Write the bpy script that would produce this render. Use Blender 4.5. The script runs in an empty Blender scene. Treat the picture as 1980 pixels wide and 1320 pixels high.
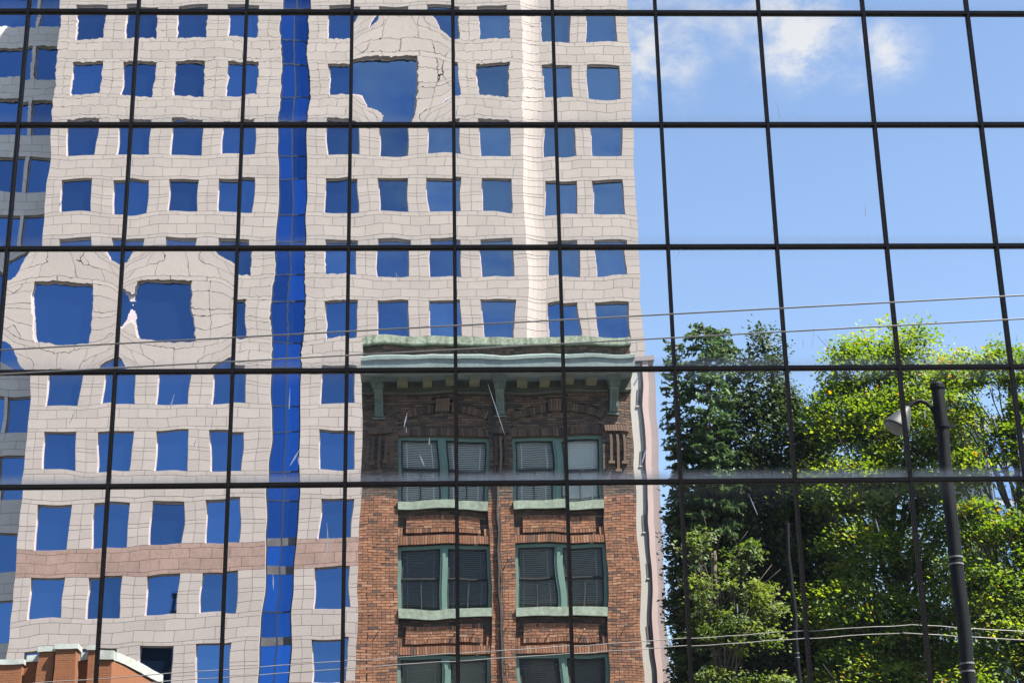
import bpy, math, random
import numpy as np
from mathutils import Vector, Matrix
R = math.radians
random.seed(7)
rng = np.random.default_rng(7)
scene = bpy.context.scene
COL = scene.collection

# ------------------------------------------------------------------ camera
L = 22.7          # distance from the photographer to the mirrored curtain wall
EYE = 1.6
yaw, pitch, roll = R(2.426), R(20.384), R(-1.140)
cam_d = bpy.data.cameras.new('camera')
cam = bpy.data.objects.new('camera', cam_d)
COL.objects.link(cam)
fwd = Vector((math.sin(yaw)*math.cos(pitch), math.cos(yaw)*math.cos(pitch), math.sin(pitch)))
rt = Vector((math.cos(yaw), -math.sin(yaw), 0))
up = rt.cross(fwd)
rt2 = rt*math.cos(roll) + up*math.sin(roll)
up2 = -rt*math.sin(roll) + up*math.cos(roll)
m3 = Matrix((rt2, up2, -fwd)).transposed()
cam.matrix_world = Matrix.Translation((0, 0, EYE)) @ m3.to_4x4()
cam_d.sensor_width = 36
cam_d.lens = 3400/1980*36
cam_d.clip_end = 5000
scene.camera = cam

# ------------------------------------------------------------------ light
SUN = Vector((0.58, 0.33, 1.0)).normalized()
sun_d = bpy.data.lights.new('sun', 'SUN')
sun_d.energy = 5.0
sun_d.angle = R(0.53)
sun_d.color = (1.0, 0.93, 0.82)
sun = bpy.data.objects.new('sun', sun_d)
COL.objects.link(sun)
sun.rotation_euler = SUN.to_track_quat('Z', 'Y').to_euler()
sun.location = (0, 0, 90)

world = bpy.data.worlds.new('World')
scene.world = world
world.use_nodes = True
nt = world.node_tree
nt.nodes.clear()
def wn(t, **kw):
    n = nt.nodes.new(t)
    for k, v in kw.items(): setattr(n, k, v)
    return n
def wl(a, b): nt.links.new(a, b)
sky = wn('ShaderNodeTexSky', sky_type='NISHITA', sun_disc=False)
sky.sun_elevation = math.asin(SUN.z)
sky.sun_rotation = math.atan2(SUN.x, SUN.y)
sky.air_density = 1.0
sky.dust_density = 0.6
sky.ozone_density = 1.3
tc = wn('ShaderNodeTexCoord')
nz = wn('ShaderNodeTexNoise'); nz.inputs['Scale'].default_value = 9; nz.inputs['Detail'].default_value = 7; nz.inputs['Roughness'].default_value = 0.55
mp = wn('ShaderNodeMapping'); mp.inputs['Scale'].default_value = (1, 1, 1.7)
wl(tc.outputs['Generated'], mp.inputs['Vector']); wl(mp.outputs[0], nz.inputs['Vector'])
# fair-weather clouds: soft lumps standing in given directions, broken up by noise
CLOUDS = [((.117, -.8605, .495), .026, .9), ((.1965, -.8475, .4965), .022, 1.3), ((.217, -.844, .490), .012, .8), ((.246, -.8415, .4815), .015, .9),
          ((.2265, -.8525, .4708), .008, .6), ((.17, -.85, .52), .03, .7), ((.6, -.6, .4), .08, .9), ((-.7, -.5, .5), .1, .9), ((.2, .9, .3), .07, .8),
          ((.075, .89, .45), .085, 1.7), ((.09, .93, .36), .04, .7), ((.75, .55, .33), .1, .9), ((-.8, .5, .3), .12, .9)]
acc = None
for d, r, a in CLOUDS:
    dv = Vector(d).normalized()
    dist = wn('ShaderNodeVectorMath', operation='DISTANCE')
    dist.inputs[1].default_value = dv
    wl(tc.outputs['Generated'], dist.inputs[0])
    mr = wn('ShaderNodeMapRange', interpolation_type='SMOOTHSTEP')
    mr.inputs['From Min'].default_value = 0
    mr.inputs['From Max'].default_value = r*2.2
    mr.inputs['To Min'].default_value = a
    mr.inputs['To Max'].default_value = 0
    wl(dist.outputs['Value'], mr.inputs['Value'])
    if acc is None: acc = mr.outputs[0]
    else:
        mx = wn('ShaderNodeMath', operation='MAXIMUM')
        wl(acc, mx.inputs[0]); wl(mr.outputs[0], mx.inputs[1]); acc = mx.outputs[0]
nz2 = wn('ShaderNodeTexNoise'); nz2.inputs['Scale'].default_value = 38; nz2.inputs['Detail'].default_value = 6; nz2.inputs['Roughness'].default_value = 0.62
wl(mp.outputs[0], nz2.inputs['Vector'])
mu = wn('ShaderNodeMath', operation='MULTIPLY'); wl(acc, mu.inputs[0])
ra = wn('ShaderNodeMapRange'); ra.inputs['From Min'].default_value = .33; ra.inputs['From Max'].default_value = .66; ra.inputs['To Min'].default_value = .25; ra.inputs['To Max'].default_value = 1.15
wl(nz2.outputs['Fac'], ra.inputs['Value']); wl(ra.outputs[0], mu.inputs[1])
ms = wn('ShaderNodeMapRange', interpolation_type='SMOOTHSTEP')
ms.inputs['From Min'].default_value = .05; ms.inputs['From Max'].default_value = 1.05; ms.inputs['To Max'].default_value = .9
wl(mu.outputs[0], ms.inputs['Value'])
mixc = wn('ShaderNodeMix', data_type='RGBA')
wl(ms.outputs[0], mixc.inputs['Factor'])
wl(sky.outputs[0], mixc.inputs['A'])
csep = wn('ShaderNodeSeparateColor'); wl(sky.outputs[0], csep.inputs[0])      # a cloud is about as bright as the sky's blue, and white
cmul = wn('ShaderNodeMath', operation='MULTIPLY'); cmul.inputs[1].default_value = 1.06; wl(csep.outputs[2], cmul.inputs[0])
ccmb = wn('ShaderNodeCombineColor')
for i in range(3): wl(cmul.outputs[0], ccmb.inputs[i])
wl(ccmb.outputs[0], mixc.inputs['B'])
bg = wn('ShaderNodeBackground')
SKY_STRENGTH = 0.064
bg.inputs['Strength'].default_value = SKY_STRENGTH
wl(mixc.outputs['Result'], bg.inputs['Color'])
out = wn('ShaderNodeOutputWorld')
wl(bg.outputs[0], out.inputs[0])

vs = scene.view_settings
vs.view_transform = 'Standard'
vs.look = 'None'
vs.gamma = 1
vs.use_curve_mapping = False
vs.exposure = 2.15
scene.cycles.max_bounces = 10
scene.cycles.glossy_bounces = 6
scene.cycles.transparent_max_bounces = 10

# ------------------------------------------------------------------ helpers
class MB:
    """collects polygons, each with a material slot and a tint, and links them as one mesh object"""
    def __init__(self):
        self.v, self.f, self.m, self.t = [], [], [], []
    def poly(self, pts, mi=0, tint=0.0):
        b = len(self.v)
        self.v += [tuple(p) for p in pts]
        self.f.append(tuple(range(b, b+len(pts))))
        self.m.append(mi)
        self.t += [tint]*len(pts)
    def box(self, x0, x1, y0, y1, z0, z1, mi=0, tint=0.0, front=None):
        b = len(self.v)
        self.v += [(x0, y0, z0), (x1, y0, z0), (x1, y1, z0), (x0, y1, z0), (x0, y0, z1), (x1, y0, z1), (x1, y1, z1), (x0, y1, z1)]
        fs = [(0, 3, 2, 1), (4, 5, 6, 7), (0, 1, 5, 4), (1, 2, 6, 5), (2, 3, 7, 6), (3, 0, 4, 7)]
        for k, q in enumerate(fs):
            self.f.append(tuple(b+i for i in q))
            self.m.append(front if (front is not None and k == 4) else mi)   # k == 4 is the +y face
        self.t += [tint]*8
        return self
    def hexa(self, p, mi=0, tint=0.0):
        """eight corners: bottom ring 0-3 counter-clockwise from above, top ring 4-7"""
        b = len(self.v)
        self.v += [tuple(q) for q in p]
        for q in [(0, 3, 2, 1), (4, 5, 6, 7), (0, 1, 5, 4), (1, 2, 6, 5), (2, 3, 7, 6), (3, 0, 4, 7)]:
            self.f.append(tuple(b+i for i in q)); self.m.append(mi)
        self.t += [tint]*8
    def tube(self, pts, radii, n=8, mi=0, cap=True, tint=0.0):
        pts = [Vector(p) for p in pts]
        if not hasattr(radii, '__len__'): radii = [radii]*len(pts)
        b = len(self.v)
        prev = None
        for i, p in enumerate(pts):
            d = (pts[min(i+1, len(pts)-1)]-pts[max(i-1, 0)]).normalized()
            if prev is None:
                a = d.orthogonal().normalized()
            else:
                a = (prev-d*prev.dot(d)).normalized()
            prev = a
            c = d.cross(a)
            for k in range(n):
                t = 2*math.pi*k/n
                self.v.append(tuple(p+(a*math.cos(t)+c*math.sin(t))*radii[i]))
                self.t.append(tint)
        for i in range(len(pts)-1):
            for k in range(n):
                k2 = (k+1) % n
                self.f.append((b+i*n+k, b+i*n+k2, b+(i+1)*n+k2, b+(i+1)*n+k)); self.m.append(mi)
        if cap:
            self.f.append(tuple(b+k for k in range(n))[::-1]); self.m.append(mi)
            e = b+(len(pts)-1)*n
            self.f.append(tuple(e+k for k in range(n))); self.m.append(mi)
    def prism_x(self, prof, x0, x1, mi=0, tint=0.0):
        """profile of (y, z) points swept from x0 to x1"""
        n = len(prof); b = len(self.v)
        for x in (x0, x1):
            for (y, z) in prof: self.v.append((x, y, z)); self.t.append(tint)
        for k in range(n):
            k2 = (k+1) % n
            self.f.append((b+k, b+k2, b+n+k2, b+n+k)); self.m.append(mi)
        self.f.append(tuple(b+k for k in range(n))[::-1]); self.m.append(mi)
        self.f.append(tuple(b+n+k for k in range(n))); self.m.append(mi)
    def mesh(self, name, mats, smooth=False):
        me = bpy.data.meshes.new(name)
        me.from_pydata(self.v, [], self.f)
        for m in (mats if isinstance(mats, (list, tuple)) else [mats]): me.materials.append(m)
        me.polygons.foreach_set('material_index', self.m)
        if smooth: me.polygons.foreach_set('use_smooth', [True]*len(self.f))
        at = me.attributes.new('tint', 'FLOAT', 'POINT')
        at.data.foreach_set('value', self.t)
        me.update()
        return me
    def build(self, name, mats, parent=None, smooth=False, loc=None):
        return obj(name, self.mesh(name, mats, smooth), parent, loc)

def obj(name, data, parent=None, loc=None):
    o = bpy.data.objects.new(name, data)
    COL.objects.link(o)
    if parent is not None: o.parent = parent
    if loc is not None: o.location = loc
    return o
def tag(o, label=None, cat=None, group=None, kind=None):
    if label: o['label'] = label
    if cat: o['category'] = cat
    if group: o['group'] = group
    if kind: o['kind'] = kind
    return o
def thing(name, label, cat, group=None):
    return tag(obj(name, None), label, cat, group)

# ------------------------------------------------------------------ materials
def new_mat(name):
    m = bpy.data.materials.new(name); m.use_nodes = True
    n = m.node_tree.nodes; n.clear()
    o = n.new('ShaderNodeOutputMaterial')
    return m, m.node_tree, o
def stone(name, col, var=.12, scale=1.2, rough=.85, fine=40, streak=False, rand=.0, bump=.0, tintvar=0.0, cols=None):
    """matt procedural: colour varied by a broad noise and a fine grain, by the piece and by a tint attribute"""
    m, t, o = new_mat(name)
    N = t.nodes.new; Lk = t.links.new
    p = N('ShaderNodeBsdfPrincipled'); p.inputs['Roughness'].default_value = rough
    tcn = N('ShaderNodeTexCoord')
    geo = N('ShaderNodeNewGeometry')
    mpn = N('ShaderNodeMapping')
    if streak: mpn.inputs['Scale'].default_value = (1, 1, .12)
    Lk(geo.outputs['Position'], mpn.inputs['Vector'])
    n1 = N('ShaderNodeTexNoise'); n1.inputs['Scale'].default_value = scale; n1.inputs['Detail'].default_value = 5
    Lk(mpn.outputs[0], n1.inputs['Vector'])
    n2 = N('ShaderNodeTexNoise'); n2.inputs['Scale'].default_value = fine; n2.inputs['Detail'].default_value = 2
    Lk(geo.outputs['Position'], n2.inputs['Vector'])
    add = N('ShaderNodeMath'); add.operation = 'ADD'
    Lk(n1.outputs['Fac'], add.inputs[0]); Lk(n2.outputs['Fac'], add.inputs[1])
    mr = N('ShaderNodeMapRange'); mr.inputs['From Min'].default_value = .6; mr.inputs['From Max'].default_value = 1.4
    mr.inputs['To Min'].default_value = 1-var; mr.inputs['To Max'].default_value = 1+var
    Lk(add.outputs[0], mr.inputs['Value'])
    oi = N('ShaderNodeObjectInfo')
    at = N('ShaderNodeAttribute'); at.attribute_name = 'tint'
    s = N('ShaderNodeMath'); s.operation = 'ADD'
    Lk(oi.outputs['Random'], s.inputs[0]); Lk(at.outputs['Fac'], s.inputs[1])
    fr = N('ShaderNodeMath'); fr.operation = 'FRACT'; Lk(s.outputs[0], fr.inputs[0])
    if cols:
        rp = N('ShaderNodeValToRGB'); rp.color_ramp.interpolation = 'LINEAR'
        els = rp.color_ramp.elements
        for i, (pos, c) in enumerate(cols):
            e = els[i] if i < 2 else els.new(pos)
            e.position = pos; e.color = (*c, 1)
        Lk(fr.outputs[0], rp.inputs[0]); base = rp.outputs[0]
    else:
        rgb = N('ShaderNodeRGB'); rgb.outputs[0].default_value = (*col, 1); base = rgb.outputs[0]
    mr2 = N('ShaderNodeMapRange'); mr2.inputs['To Min'].default_value = 1-tintvar; mr2.inputs['To Max'].default_value = 1+tintvar
    Lk(fr.outputs[0], mr2.inputs['Value'])
    mul = N('ShaderNodeMath'); mul.operation = 'MULTIPLY'
    Lk(mr.outputs[0], mul.inputs[0]); Lk(mr2.outputs[0], mul.inputs[1])
    vm = N('ShaderNodeVectorMath'); vm.operation = 'SCALE'
    Lk(base, vm.inputs[0]); Lk(mul.outputs[0], vm.inputs['Scale'])
    Lk(vm.outputs[0], p.inputs['Base Color'])
    if bump:
        bp = N('ShaderNodeBump'); bp.inputs['Strength'].default_value = bump; bp.inputs['Distance'].default_value = .02
        Lk(n2.outputs['Fac'], bp.inputs['Height']); Lk(bp.outputs[0], p.inputs['Normal'])
    Lk(p.outputs[0], o.inputs[0])
    return m
def metal(name, col, rough=.4, metallic=.0, spec=.3):
    m, t, o = new_mat(name)
    N = t.nodes.new; Lk = t.links.new
    p = N('ShaderNodeBsdfPrincipled'); p.inputs['Roughness'].default_value = rough; p.inputs['Metallic'].default_value = metallic; p.inputs['Specular IOR Level'].default_value = spec
    geo = N('ShaderNodeNewGeometry')
    n1 = N('ShaderNodeTexNoise'); n1.inputs['Scale'].default_value = 3.0; n1.inputs['Detail'].default_value = 6
    Lk(geo.outputs['Position'], n1.inputs['Vector'])
    mr = N('ShaderNodeMapRange'); mr.inputs['From Min'].default_value = .3; mr.inputs['From Max'].default_value = .7
    mr.inputs['To Min'].default_value = .78; mr.inputs['To Max'].default_value = 1.22
    Lk(n1.outputs['Fac'], mr.inputs['Value'])
    rgb = N('ShaderNodeRGB'); rgb.outputs[0].default_value = (*col, 1)
    vm = N('ShaderNodeVectorMath'); vm.operation = 'SCALE'
    Lk(rgb.outputs[0], vm.inputs[0]); Lk(mr.outputs[0], vm.inputs['Scale'])
    Lk(vm.outputs[0], p.inputs['Base Color'])
    Lk(p.outputs[0], o.inputs[0])
    return m
def mirror_glass(name, ripple, col=(.86, .865, .87)):
    """reflective coated glazing: a mirror with roller-wave ripple, a film of dust and grime gathered along the sills"""
    m, t, o = new_mat(name)
    N = t.nodes.new; Lk = t.links.new
    g = N('ShaderNodeBsdfGlossy'); g.inputs['Color'].default_value = (*col, 1); g.inputs['Roughness'].default_value = 0.0
    tcn = N('ShaderNodeTexCoord'); oi = N('ShaderNodeObjectInfo'); geo = N('ShaderNodeNewGeometry')
    sc = N('ShaderNodeVectorMath'); sc.operation = 'SCALE'
    cmb = N('ShaderNodeCombineXYZ'); cmb.inputs[0].default_value = 37; cmb.inputs[1].default_value = 11; cmb.inputs[2].default_value = 23
    Lk(cmb.outputs[0], sc.inputs[0]); Lk(oi.outputs['Random'], sc.inputs['Scale'])
    ad = N('ShaderNodeVectorMath'); ad.operation = 'ADD'
    Lk(tcn.outputs['Object'], ad.inputs[0]); Lk(sc.outputs[0], ad.inputs[1])
    normal = geo.outputs['Normal']
    for scale, amp in ripple:
        n1 = N('ShaderNodeTexNoise'); n1.inputs['Scale'].default_value = scale; n1.inputs['Detail'].default_value = 1.0
        Lk(ad.outputs[0], n1.inputs['Vector'])
        sb = N('ShaderNodeVectorMath'); sb.operation = 'SUBTRACT'; sb.inputs[1].default_value = (.5, .5, .5)
        Lk(n1.outputs['Color'], sb.inputs[0])
        ml = N('ShaderNodeVectorMath'); ml.operation = 'MULTIPLY'; ml.inputs[1].default_value = (amp, 0, amp)
        Lk(sb.outputs[0], ml.inputs[0])
        a2 = N('ShaderNodeVectorMath'); a2.operation = 'ADD'
        Lk(normal, a2.inputs[0]); Lk(ml.outputs[0], a2.inputs[1])
        normal = a2.outputs[0]
    nn = N('ShaderNodeVectorMath'); nn.operation = 'NORMALIZE'; Lk(normal, nn.inputs[0])
    Lk(nn.outputs[0], g.inputs['Normal'])
    # dust
    d = N('ShaderNodeBsdfDiffuse'); d.inputs['Color'].default_value = (.50, .52, .56, 1)
    sep = N('ShaderNodeSeparateXYZ'); Lk(tcn.outputs['Generated'], sep.inputs[0])
    bot = N('ShaderNodeMapRange'); bot.interpolation_type = 'SMOOTHERSTEP'
    bot.inputs['From Min'].default_value = 0.0; bot.inputs['From Max'].default_value = .13; bot.inputs['To Min'].default_value = .42; bot.inputs['To Max'].default_value = 0
    Lk(sep.outputs['Z'], bot.inputs['Value'])
    top = N('ShaderNodeMapRange'); top.interpolation_type = 'SMOOTHSTEP'
    top.inputs['From Min'].default_value = .86; top.inputs['From Max'].default_value = 1.0; top.inputs['To Min'].default_value = 0; top.inputs['To Max'].default_value = .10
    Lk(sep.outputs['Z'], top.inputs['Value'])
    mpn = N('ShaderNodeMapping'); mpn.inputs['Scale'].default_value = (6, 6, .9); Lk(ad.outputs[0], mpn.inputs['Vector'])
    n3 = N('ShaderNodeTexNoise'); n3.inputs['Scale'].default_value = 3; n3.inputs['Detail'].default_value = 5
    Lk(mpn.outputs[0], n3.inputs['Vector'])
    n3r = N('ShaderNodeMapRange'); n3r.inputs['From Min'].default_value = .3; n3r.inputs['From Max'].default_value = .7; n3r.inputs['To Min'].default_value = .82; n3r.inputs['To Max'].default_value = 1.15
    Lk(n3.outputs['Fac'], n3r.inputs['Value'])
    s1 = N('ShaderNodeMath'); s1.operation = 'ADD'; Lk(bot.outputs[0], s1.inputs[0]); Lk(top.outputs[0], s1.inputs[1])
    sc_ = N('ShaderNodeSeparateColor'); Lk(oi.outputs['Color'], sc_.inputs[0])
    sd = N('ShaderNodeMath'); sd.operation = 'MULTIPLY'; Lk(s1.outputs[0], sd.inputs[0]); Lk(sc_.outputs[0], sd.inputs[1]); s1 = sd
    s2 = N('ShaderNodeMath'); s2.operation = 'ADD'; s2.inputs[1].default_value = .02; Lk(s1.outputs[0], s2.inputs[0])
    s3 = N('ShaderNodeMath'); s3.operation = 'MULTIPLY'; Lk(s2.outputs[0], s3.inputs[0]); Lk(n3r.outputs[0], s3.inputs[1])
    mx = N('ShaderNodeMixShader'); Lk(s3.outputs[0], mx.inputs[0]); Lk(g.outputs[0], mx.inputs[1]); Lk(d.outputs[0], mx.inputs[2])
    Lk(mx.outputs[0], o.inputs[0])
    return m
def tinted_glass(name, col, wav=.004):
    """blue solar-control glazing seen from outside"""
    m, t, o = new_mat(name)
    N = t.nodes.new; Lk = t.links.new
    g = N('ShaderNodeBsdfGlossy'); g.inputs['Roughness'].default_value = .02
    oi = N('ShaderNodeObjectInfo')
    mr = N('ShaderNodeMapRange'); mr.inputs['To Min'].default_value = .74; mr.inputs['To Max'].default_value = 1.34
    Lk(oi.outputs['Random'], mr.inputs['Value'])
    rgb = N('ShaderNodeRGB'); rgb.outputs[0].default_value = (*col, 1)
    vm = N('ShaderNodeVectorMath'); vm.operation = 'SCALE'; Lk(rgb.outputs[0], vm.inputs[0]); Lk(mr.outputs[0], vm.inputs['Scale'])
    Lk(vm.outputs[0], g.inputs['Color'])
    geo = N('ShaderNodeNewGeometry')
    n1 = N('ShaderNodeTexNoise'); n1.inputs['Scale'].default_value = .9; Lk(geo.outputs['Position'], n1.inputs['Vector'])
    sb = N('ShaderNodeVectorMath'); sb.operation = 'SUBTRACT'; sb.inputs[1].default_value = (.5, .5, .5); Lk(n1.outputs['Color'], sb.inputs[0])
    ml = N('ShaderNodeVectorMath'); ml.operation = 'SCALE'; ml.inputs['Scale'].default_value = wav; Lk(sb.outputs[0], ml.inputs[0])
    ad = N('ShaderNodeVectorMath'); ad.operation = 'ADD'; Lk(geo.outputs['Normal'], ad.inputs[0]); Lk(ml.outputs[0], ad.inputs[1])
    nn = N('ShaderNodeVectorMath'); nn.operation = 'NORMALIZE'; Lk(ad.outputs[0], nn.inputs[0]); Lk(nn.outputs[0], g.inputs['Normal'])
    df = N('ShaderNodeBsdfDiffuse'); df.inputs['Color'].default_value = (.02, .05, .12, 1)
    mx = N('ShaderNodeMixShader'); mx.inputs[0].default_value = .12
    Lk(g.outputs[0], mx.inputs[1]); Lk(df.outputs[0], mx.inputs[2])
    Lk(mx.outputs[0], o.inputs[0])
    return m
def clear_glass(name):
    m, t, o = new_mat(name)
    N = t.nodes.new; Lk = t.links.new
    g = N('ShaderNodeBsdfGlossy'); g.inputs['Color'].default_value = (.9, .95, 1, 1); g.inputs['Roughness'].default_value = .01
    tr = N('ShaderNodeBsdfTransparent'); tr.inputs['Color'].default_value = (.95, .97, .97, 1)
    fn = N('ShaderNodeFresnel'); fn.inputs['IOR'].default_value = 1.22
    mx = N('ShaderNodeMixShader'); Lk(fn.outputs[0], mx.inputs[0]); Lk(tr.outputs[0], mx.inputs[1]); Lk(g.outputs[0], mx.inputs[2])
    Lk(mx.outputs[0], o.inputs[0])
    return m
def leaf_mat(name, ramp, trans=.45, gloss=.12):
    m, t, o = new_mat(name)
    N = t.nodes.new; Lk = t.links.new
    at = N('ShaderNodeAttribute'); at.attribute_name = 'tint'
    rp = N('ShaderNodeValToRGB')
    for i, (pos, c) in enumerate(ramp):
        e = rp.color_ramp.elements[i] if i < 2 else rp.color_ramp.elements.new(pos)
        e.position = pos; e.color = (*c, 1)
    Lk(at.outputs['Fac'], rp.inputs[0])
    d = N('ShaderNodeBsdfDiffuse'); Lk(rp.outputs[0], d.inputs['Color'])
    tl = N('ShaderNodeBsdfTranslucent')
    hs = N('ShaderNodeHueSaturation'); hs.inputs['Value'].default_value = 1.7; hs.inputs['Saturation'].default_value = 1.1; hs.inputs['Hue'].default_value = .485
    Lk(rp.outputs[0], hs.inputs['Color']); Lk(hs.outputs[0], tl.inputs['Color'])
    mx = N('ShaderNodeMixShader'); mx.inputs[0].default_value = trans
    Lk(d.outputs[0], mx.inputs[1]); Lk(tl.outputs[0], mx.inputs[2])
    g = N('ShaderNodeBsdfGlossy'); g.inputs['Roughness'].default_value = .6; g.inputs['Color'].default_value = (.5, .55, .5, 1)
    mx2 = N('ShaderNodeMixShader'); mx2.inputs[0].default_value = gloss*.5
    Lk(mx.outputs[0], mx2.inputs[1]); Lk(g.outputs[0], mx2.inputs[2])
    Lk(mx2.outputs[0], o.inputs[0])
    return m

M = {}
M['granite'] = stone('pale_granite', (.268, .239, .228), .085, .5, .8, 14, tintvar=.06)
M['granite_lifted'] = stone('shade_lifted_wing_granite', (.46, .44, .44), .07, .5, .8, 14, tintvar=.05)  # the tower's granite, colour raised to brighten the wing's shade
M['joint'] = stone('joint_sealant', (.155, .143, .137), .1)
M['reveal'] = stone('pale_reveal', (.30, .28, .265), .05)
M['pink'] = stone('pink_granite', (.20, .135, .115), .22, 1.2, .7, 9, tintvar=.07)
M['blue_glass'] = tinted_glass('blue_window_glass', (.062, .128, .268))
M['strip_glass'] = tinted_glass('deep_blue_strip_glass', (.020, .085, .29), .003)
M['mauve'] = metal('mauve_window_frame', (.36, .31, .34), .5)
M['strip_bar'] = metal('blue_grey_bar', (.010, .020, .045), .6)
M['band_bar'] = metal('grey_spandrel_bar', (.075, .072, .078), .6)
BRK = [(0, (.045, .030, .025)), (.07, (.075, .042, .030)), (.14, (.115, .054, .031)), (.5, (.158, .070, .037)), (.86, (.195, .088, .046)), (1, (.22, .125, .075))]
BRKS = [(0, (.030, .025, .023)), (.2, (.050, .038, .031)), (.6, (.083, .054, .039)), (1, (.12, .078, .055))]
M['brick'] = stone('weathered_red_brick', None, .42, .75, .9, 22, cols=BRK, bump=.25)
M['sooty_shaded'] = stone('sooty_shaded_red_brick', None, .24, 1.1, .9, 22, cols=BRKS, bump=.25)  # soot, with shade under cornice and sills put into the colour
M['mortar'] = stone('sooty_mortar', (.030, .025, .022), .25)
M['dark_brick'] = stone('sooty_brick', None, .2, 1.3, .9, 22, cols=[(0, (.05, .04, .035)), (.5, (.10, .07, .055)), (1, (.16, .10, .07))], bump=.2)
M['bracket_paint'] = stone('shaded_bracket_paint', (.078, .108, .095), .45, 3, .6, 12, streak=True)  # cornice shade mixed into the bracket colour
M['frieze_paint'] = stone('shaded_frieze_paint', (.050, .056, .044), .4, 2, .7, 12, streak=True)  # painted darker to deepen the shade beneath the cornice
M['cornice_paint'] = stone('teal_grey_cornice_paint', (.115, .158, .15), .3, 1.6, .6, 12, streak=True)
M['verdigris'] = stone('peeling_mint_paint', (.165, .205, .16), .40, 4.5, .65, 12, streak=True)
M['copper'] = stone('streaked_copper_coping', (.125, .155, .115), .85, 7, .7, 18, streak=True)
M['teal'] = stone('teal_window_paint', (.072, .135, .112), .15, 2.0, .5, 15)
M['ochre'] = stone('weathered_ochre_block', (.15, .155, .10), .2)
M['sash'] = metal('dark_sash', (.018, .020, .020), .6)
M['slat'] = stone('white_blind_slat', (.62, .62, .60), .06)
M['slat_dark'] = stone('grey_blind_slat', (.11, .11, .105), .1)
M['slat_tan'] = stone('tan_blind_slat', (.25, .24, .20), .1)
M['room'] = stone('dark_room', (.035, .035, .035), .2)
M['clear'] = clear_glass('window_glass')
M['cable'] = metal('black_cable', (.02, .02, .02), .6)
M['porcelain'] = metal('porcelain_knob', (.30, .28, .26), .4)
M['frame'] = metal('bronze_anodised_frame', (.021, .0165, .0150), .45, .0)
M['gasket'] = metal('black_gasket', (.008, .008, .008), .7)
M['screw'] = metal('steel_screw', (.10, .095, .09), .5)
M['core'] = stone('dark_core', (.03, .03, .03), .1)
M['mirror_smooth'] = mirror_glass('mirror_glass_smooth', [(1.5, .0037)])
M['mirror_swollen'] = mirror_glass('mirror_glass_swollen', [(1.6, .0022), (15, .0010)])
M['mirror_ripple'] = mirror_glass('mirror_glass_rippled', [(1.5, .0038), (15, .0013)])
M['mirror_wavy'] = mirror_glass('mirror_glass_wavy', [(1.6, .0038), (12, .0004)])
M['dropping'] = stone('chalky_dropping', (.72, .74, .78), .1)
M['wire'] = metal('bare_trolley_wire', (.21, .205, .20), .4, .2)
M['lamp_black'] = metal('blue_black_lamp_paint', (.0034, .0044, .0062), .6, .0, .12)
M['lamp_grey'] = metal('grey_lamp_housing', (.030, .034, .038), .55)
M['lamp_glass'] = metal('frosted_lamp_lens', (.14, .135, .12), .4)
M['band'] = metal('steel_band', (.14, .145, .15), .4)
M['bark'] = stone('grey_brown_bark', (.07, .055, .045), .35, 6, .95, 30)
M['orange'] = stone('orange_brick', (.165, .062, .025), .12, 3, .9, 26, tintvar=.05)
M['orange_joint'] = stone('brown_joint', (.10, .045, .025), .12)
M['white_coping'] = metal('pale_metal_coping', (.30, .33, .315), .55)
M['render_beige'] = stone('beige_render', (.33, .315, .29), .07, 1)
M['render_pink'] = stone('pink_render', (.37, .285, .27), .08, 1.5)
M['render_mauve'] = stone('shaded_mauve_render', (.20, .172, .178), .08, 1.5)  # mauve render with a shaded wall's tone put into its colour
M['asphalt'] = stone('asphalt', (.05, .05, .052), .2, .8, .9, 60)
M['concrete'] = stone('pavement_concrete', (.13, .125, .12), .12, 1.2, .9, 30)
M['paint'] = stone('road_paint', (.75, .73, .66), .1)
M['soil'] = stone('leafy_soil', (.05, .055, .03), .4, 1, .95, 8)
M['dark_pane'] = metal('grey_window_pane', (.10, .10, .105), .4)
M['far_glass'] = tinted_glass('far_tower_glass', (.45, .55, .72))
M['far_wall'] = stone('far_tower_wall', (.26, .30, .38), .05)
M['dark_tower'] = stone('dark_tower_wall', (.012, .014, .018), .15)

# ------------------------------------------------------------------ ground
def flat(name, x0, x1, y0, y1, z, m):
    b = MB(); b.box(x0, x1, y0, y1, z-.2, z)
    return tag(b.build(name, m), kind='structure')
b = MB(); b.poly([(-900, -900, -.02), (900, -900, -.02), (900, 900, -.02), (-900, 900, -.02)])
tag(b.build('ground', M['soil']), kind='structure')
b = MB(); b.poly([(-400, 2, 0), (400, 2, 0), (400, 15.6, 0), (-400, 15.6, 0)])
tag(b.build('road', M['asphalt']), kind='structure')
flat('pavement', -400, 400, -7.5, 2, .13, M['concrete'])
flat('pavement', -400, 400, 15.6, 22.6, .13, M['concrete'])
b = MB()
for k in range(-40, 40): b.poly([(k*6, 8.72, .004), (k*6+3, 8.72, .004), (k*6+3, 8.86, .004), (k*6, 8.86, .004)])
tag(b.build('lane_marking', M['paint']), kind='structure')

# ------------------------------------------------------------------ mirrored curtain wall
XS = [-10.72, -9.16, -7.59, -6.029, -4.435, -2.852, -1.303, .182, 1.659, 3.19, 4.738, 6.305, 7.876, 9.45, 11.02]
ZS = [.15, 2.35, 4.95, 8.022, 9.629, 11.449, 13.374, 15.23, 17.1, 18.95]
facade = thing('glass_facade', 'mirror glass curtain wall with dark bronze grid reflecting tower, brick house and trees', 'facade')
facade.location = (0, L, 0)
core = MB(); core.box(XS[0]-.1, XS[-1]+.1, L+.09, L+18, 0, 19.3)
core.build('wall_core', M['core'], facade); 
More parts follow.
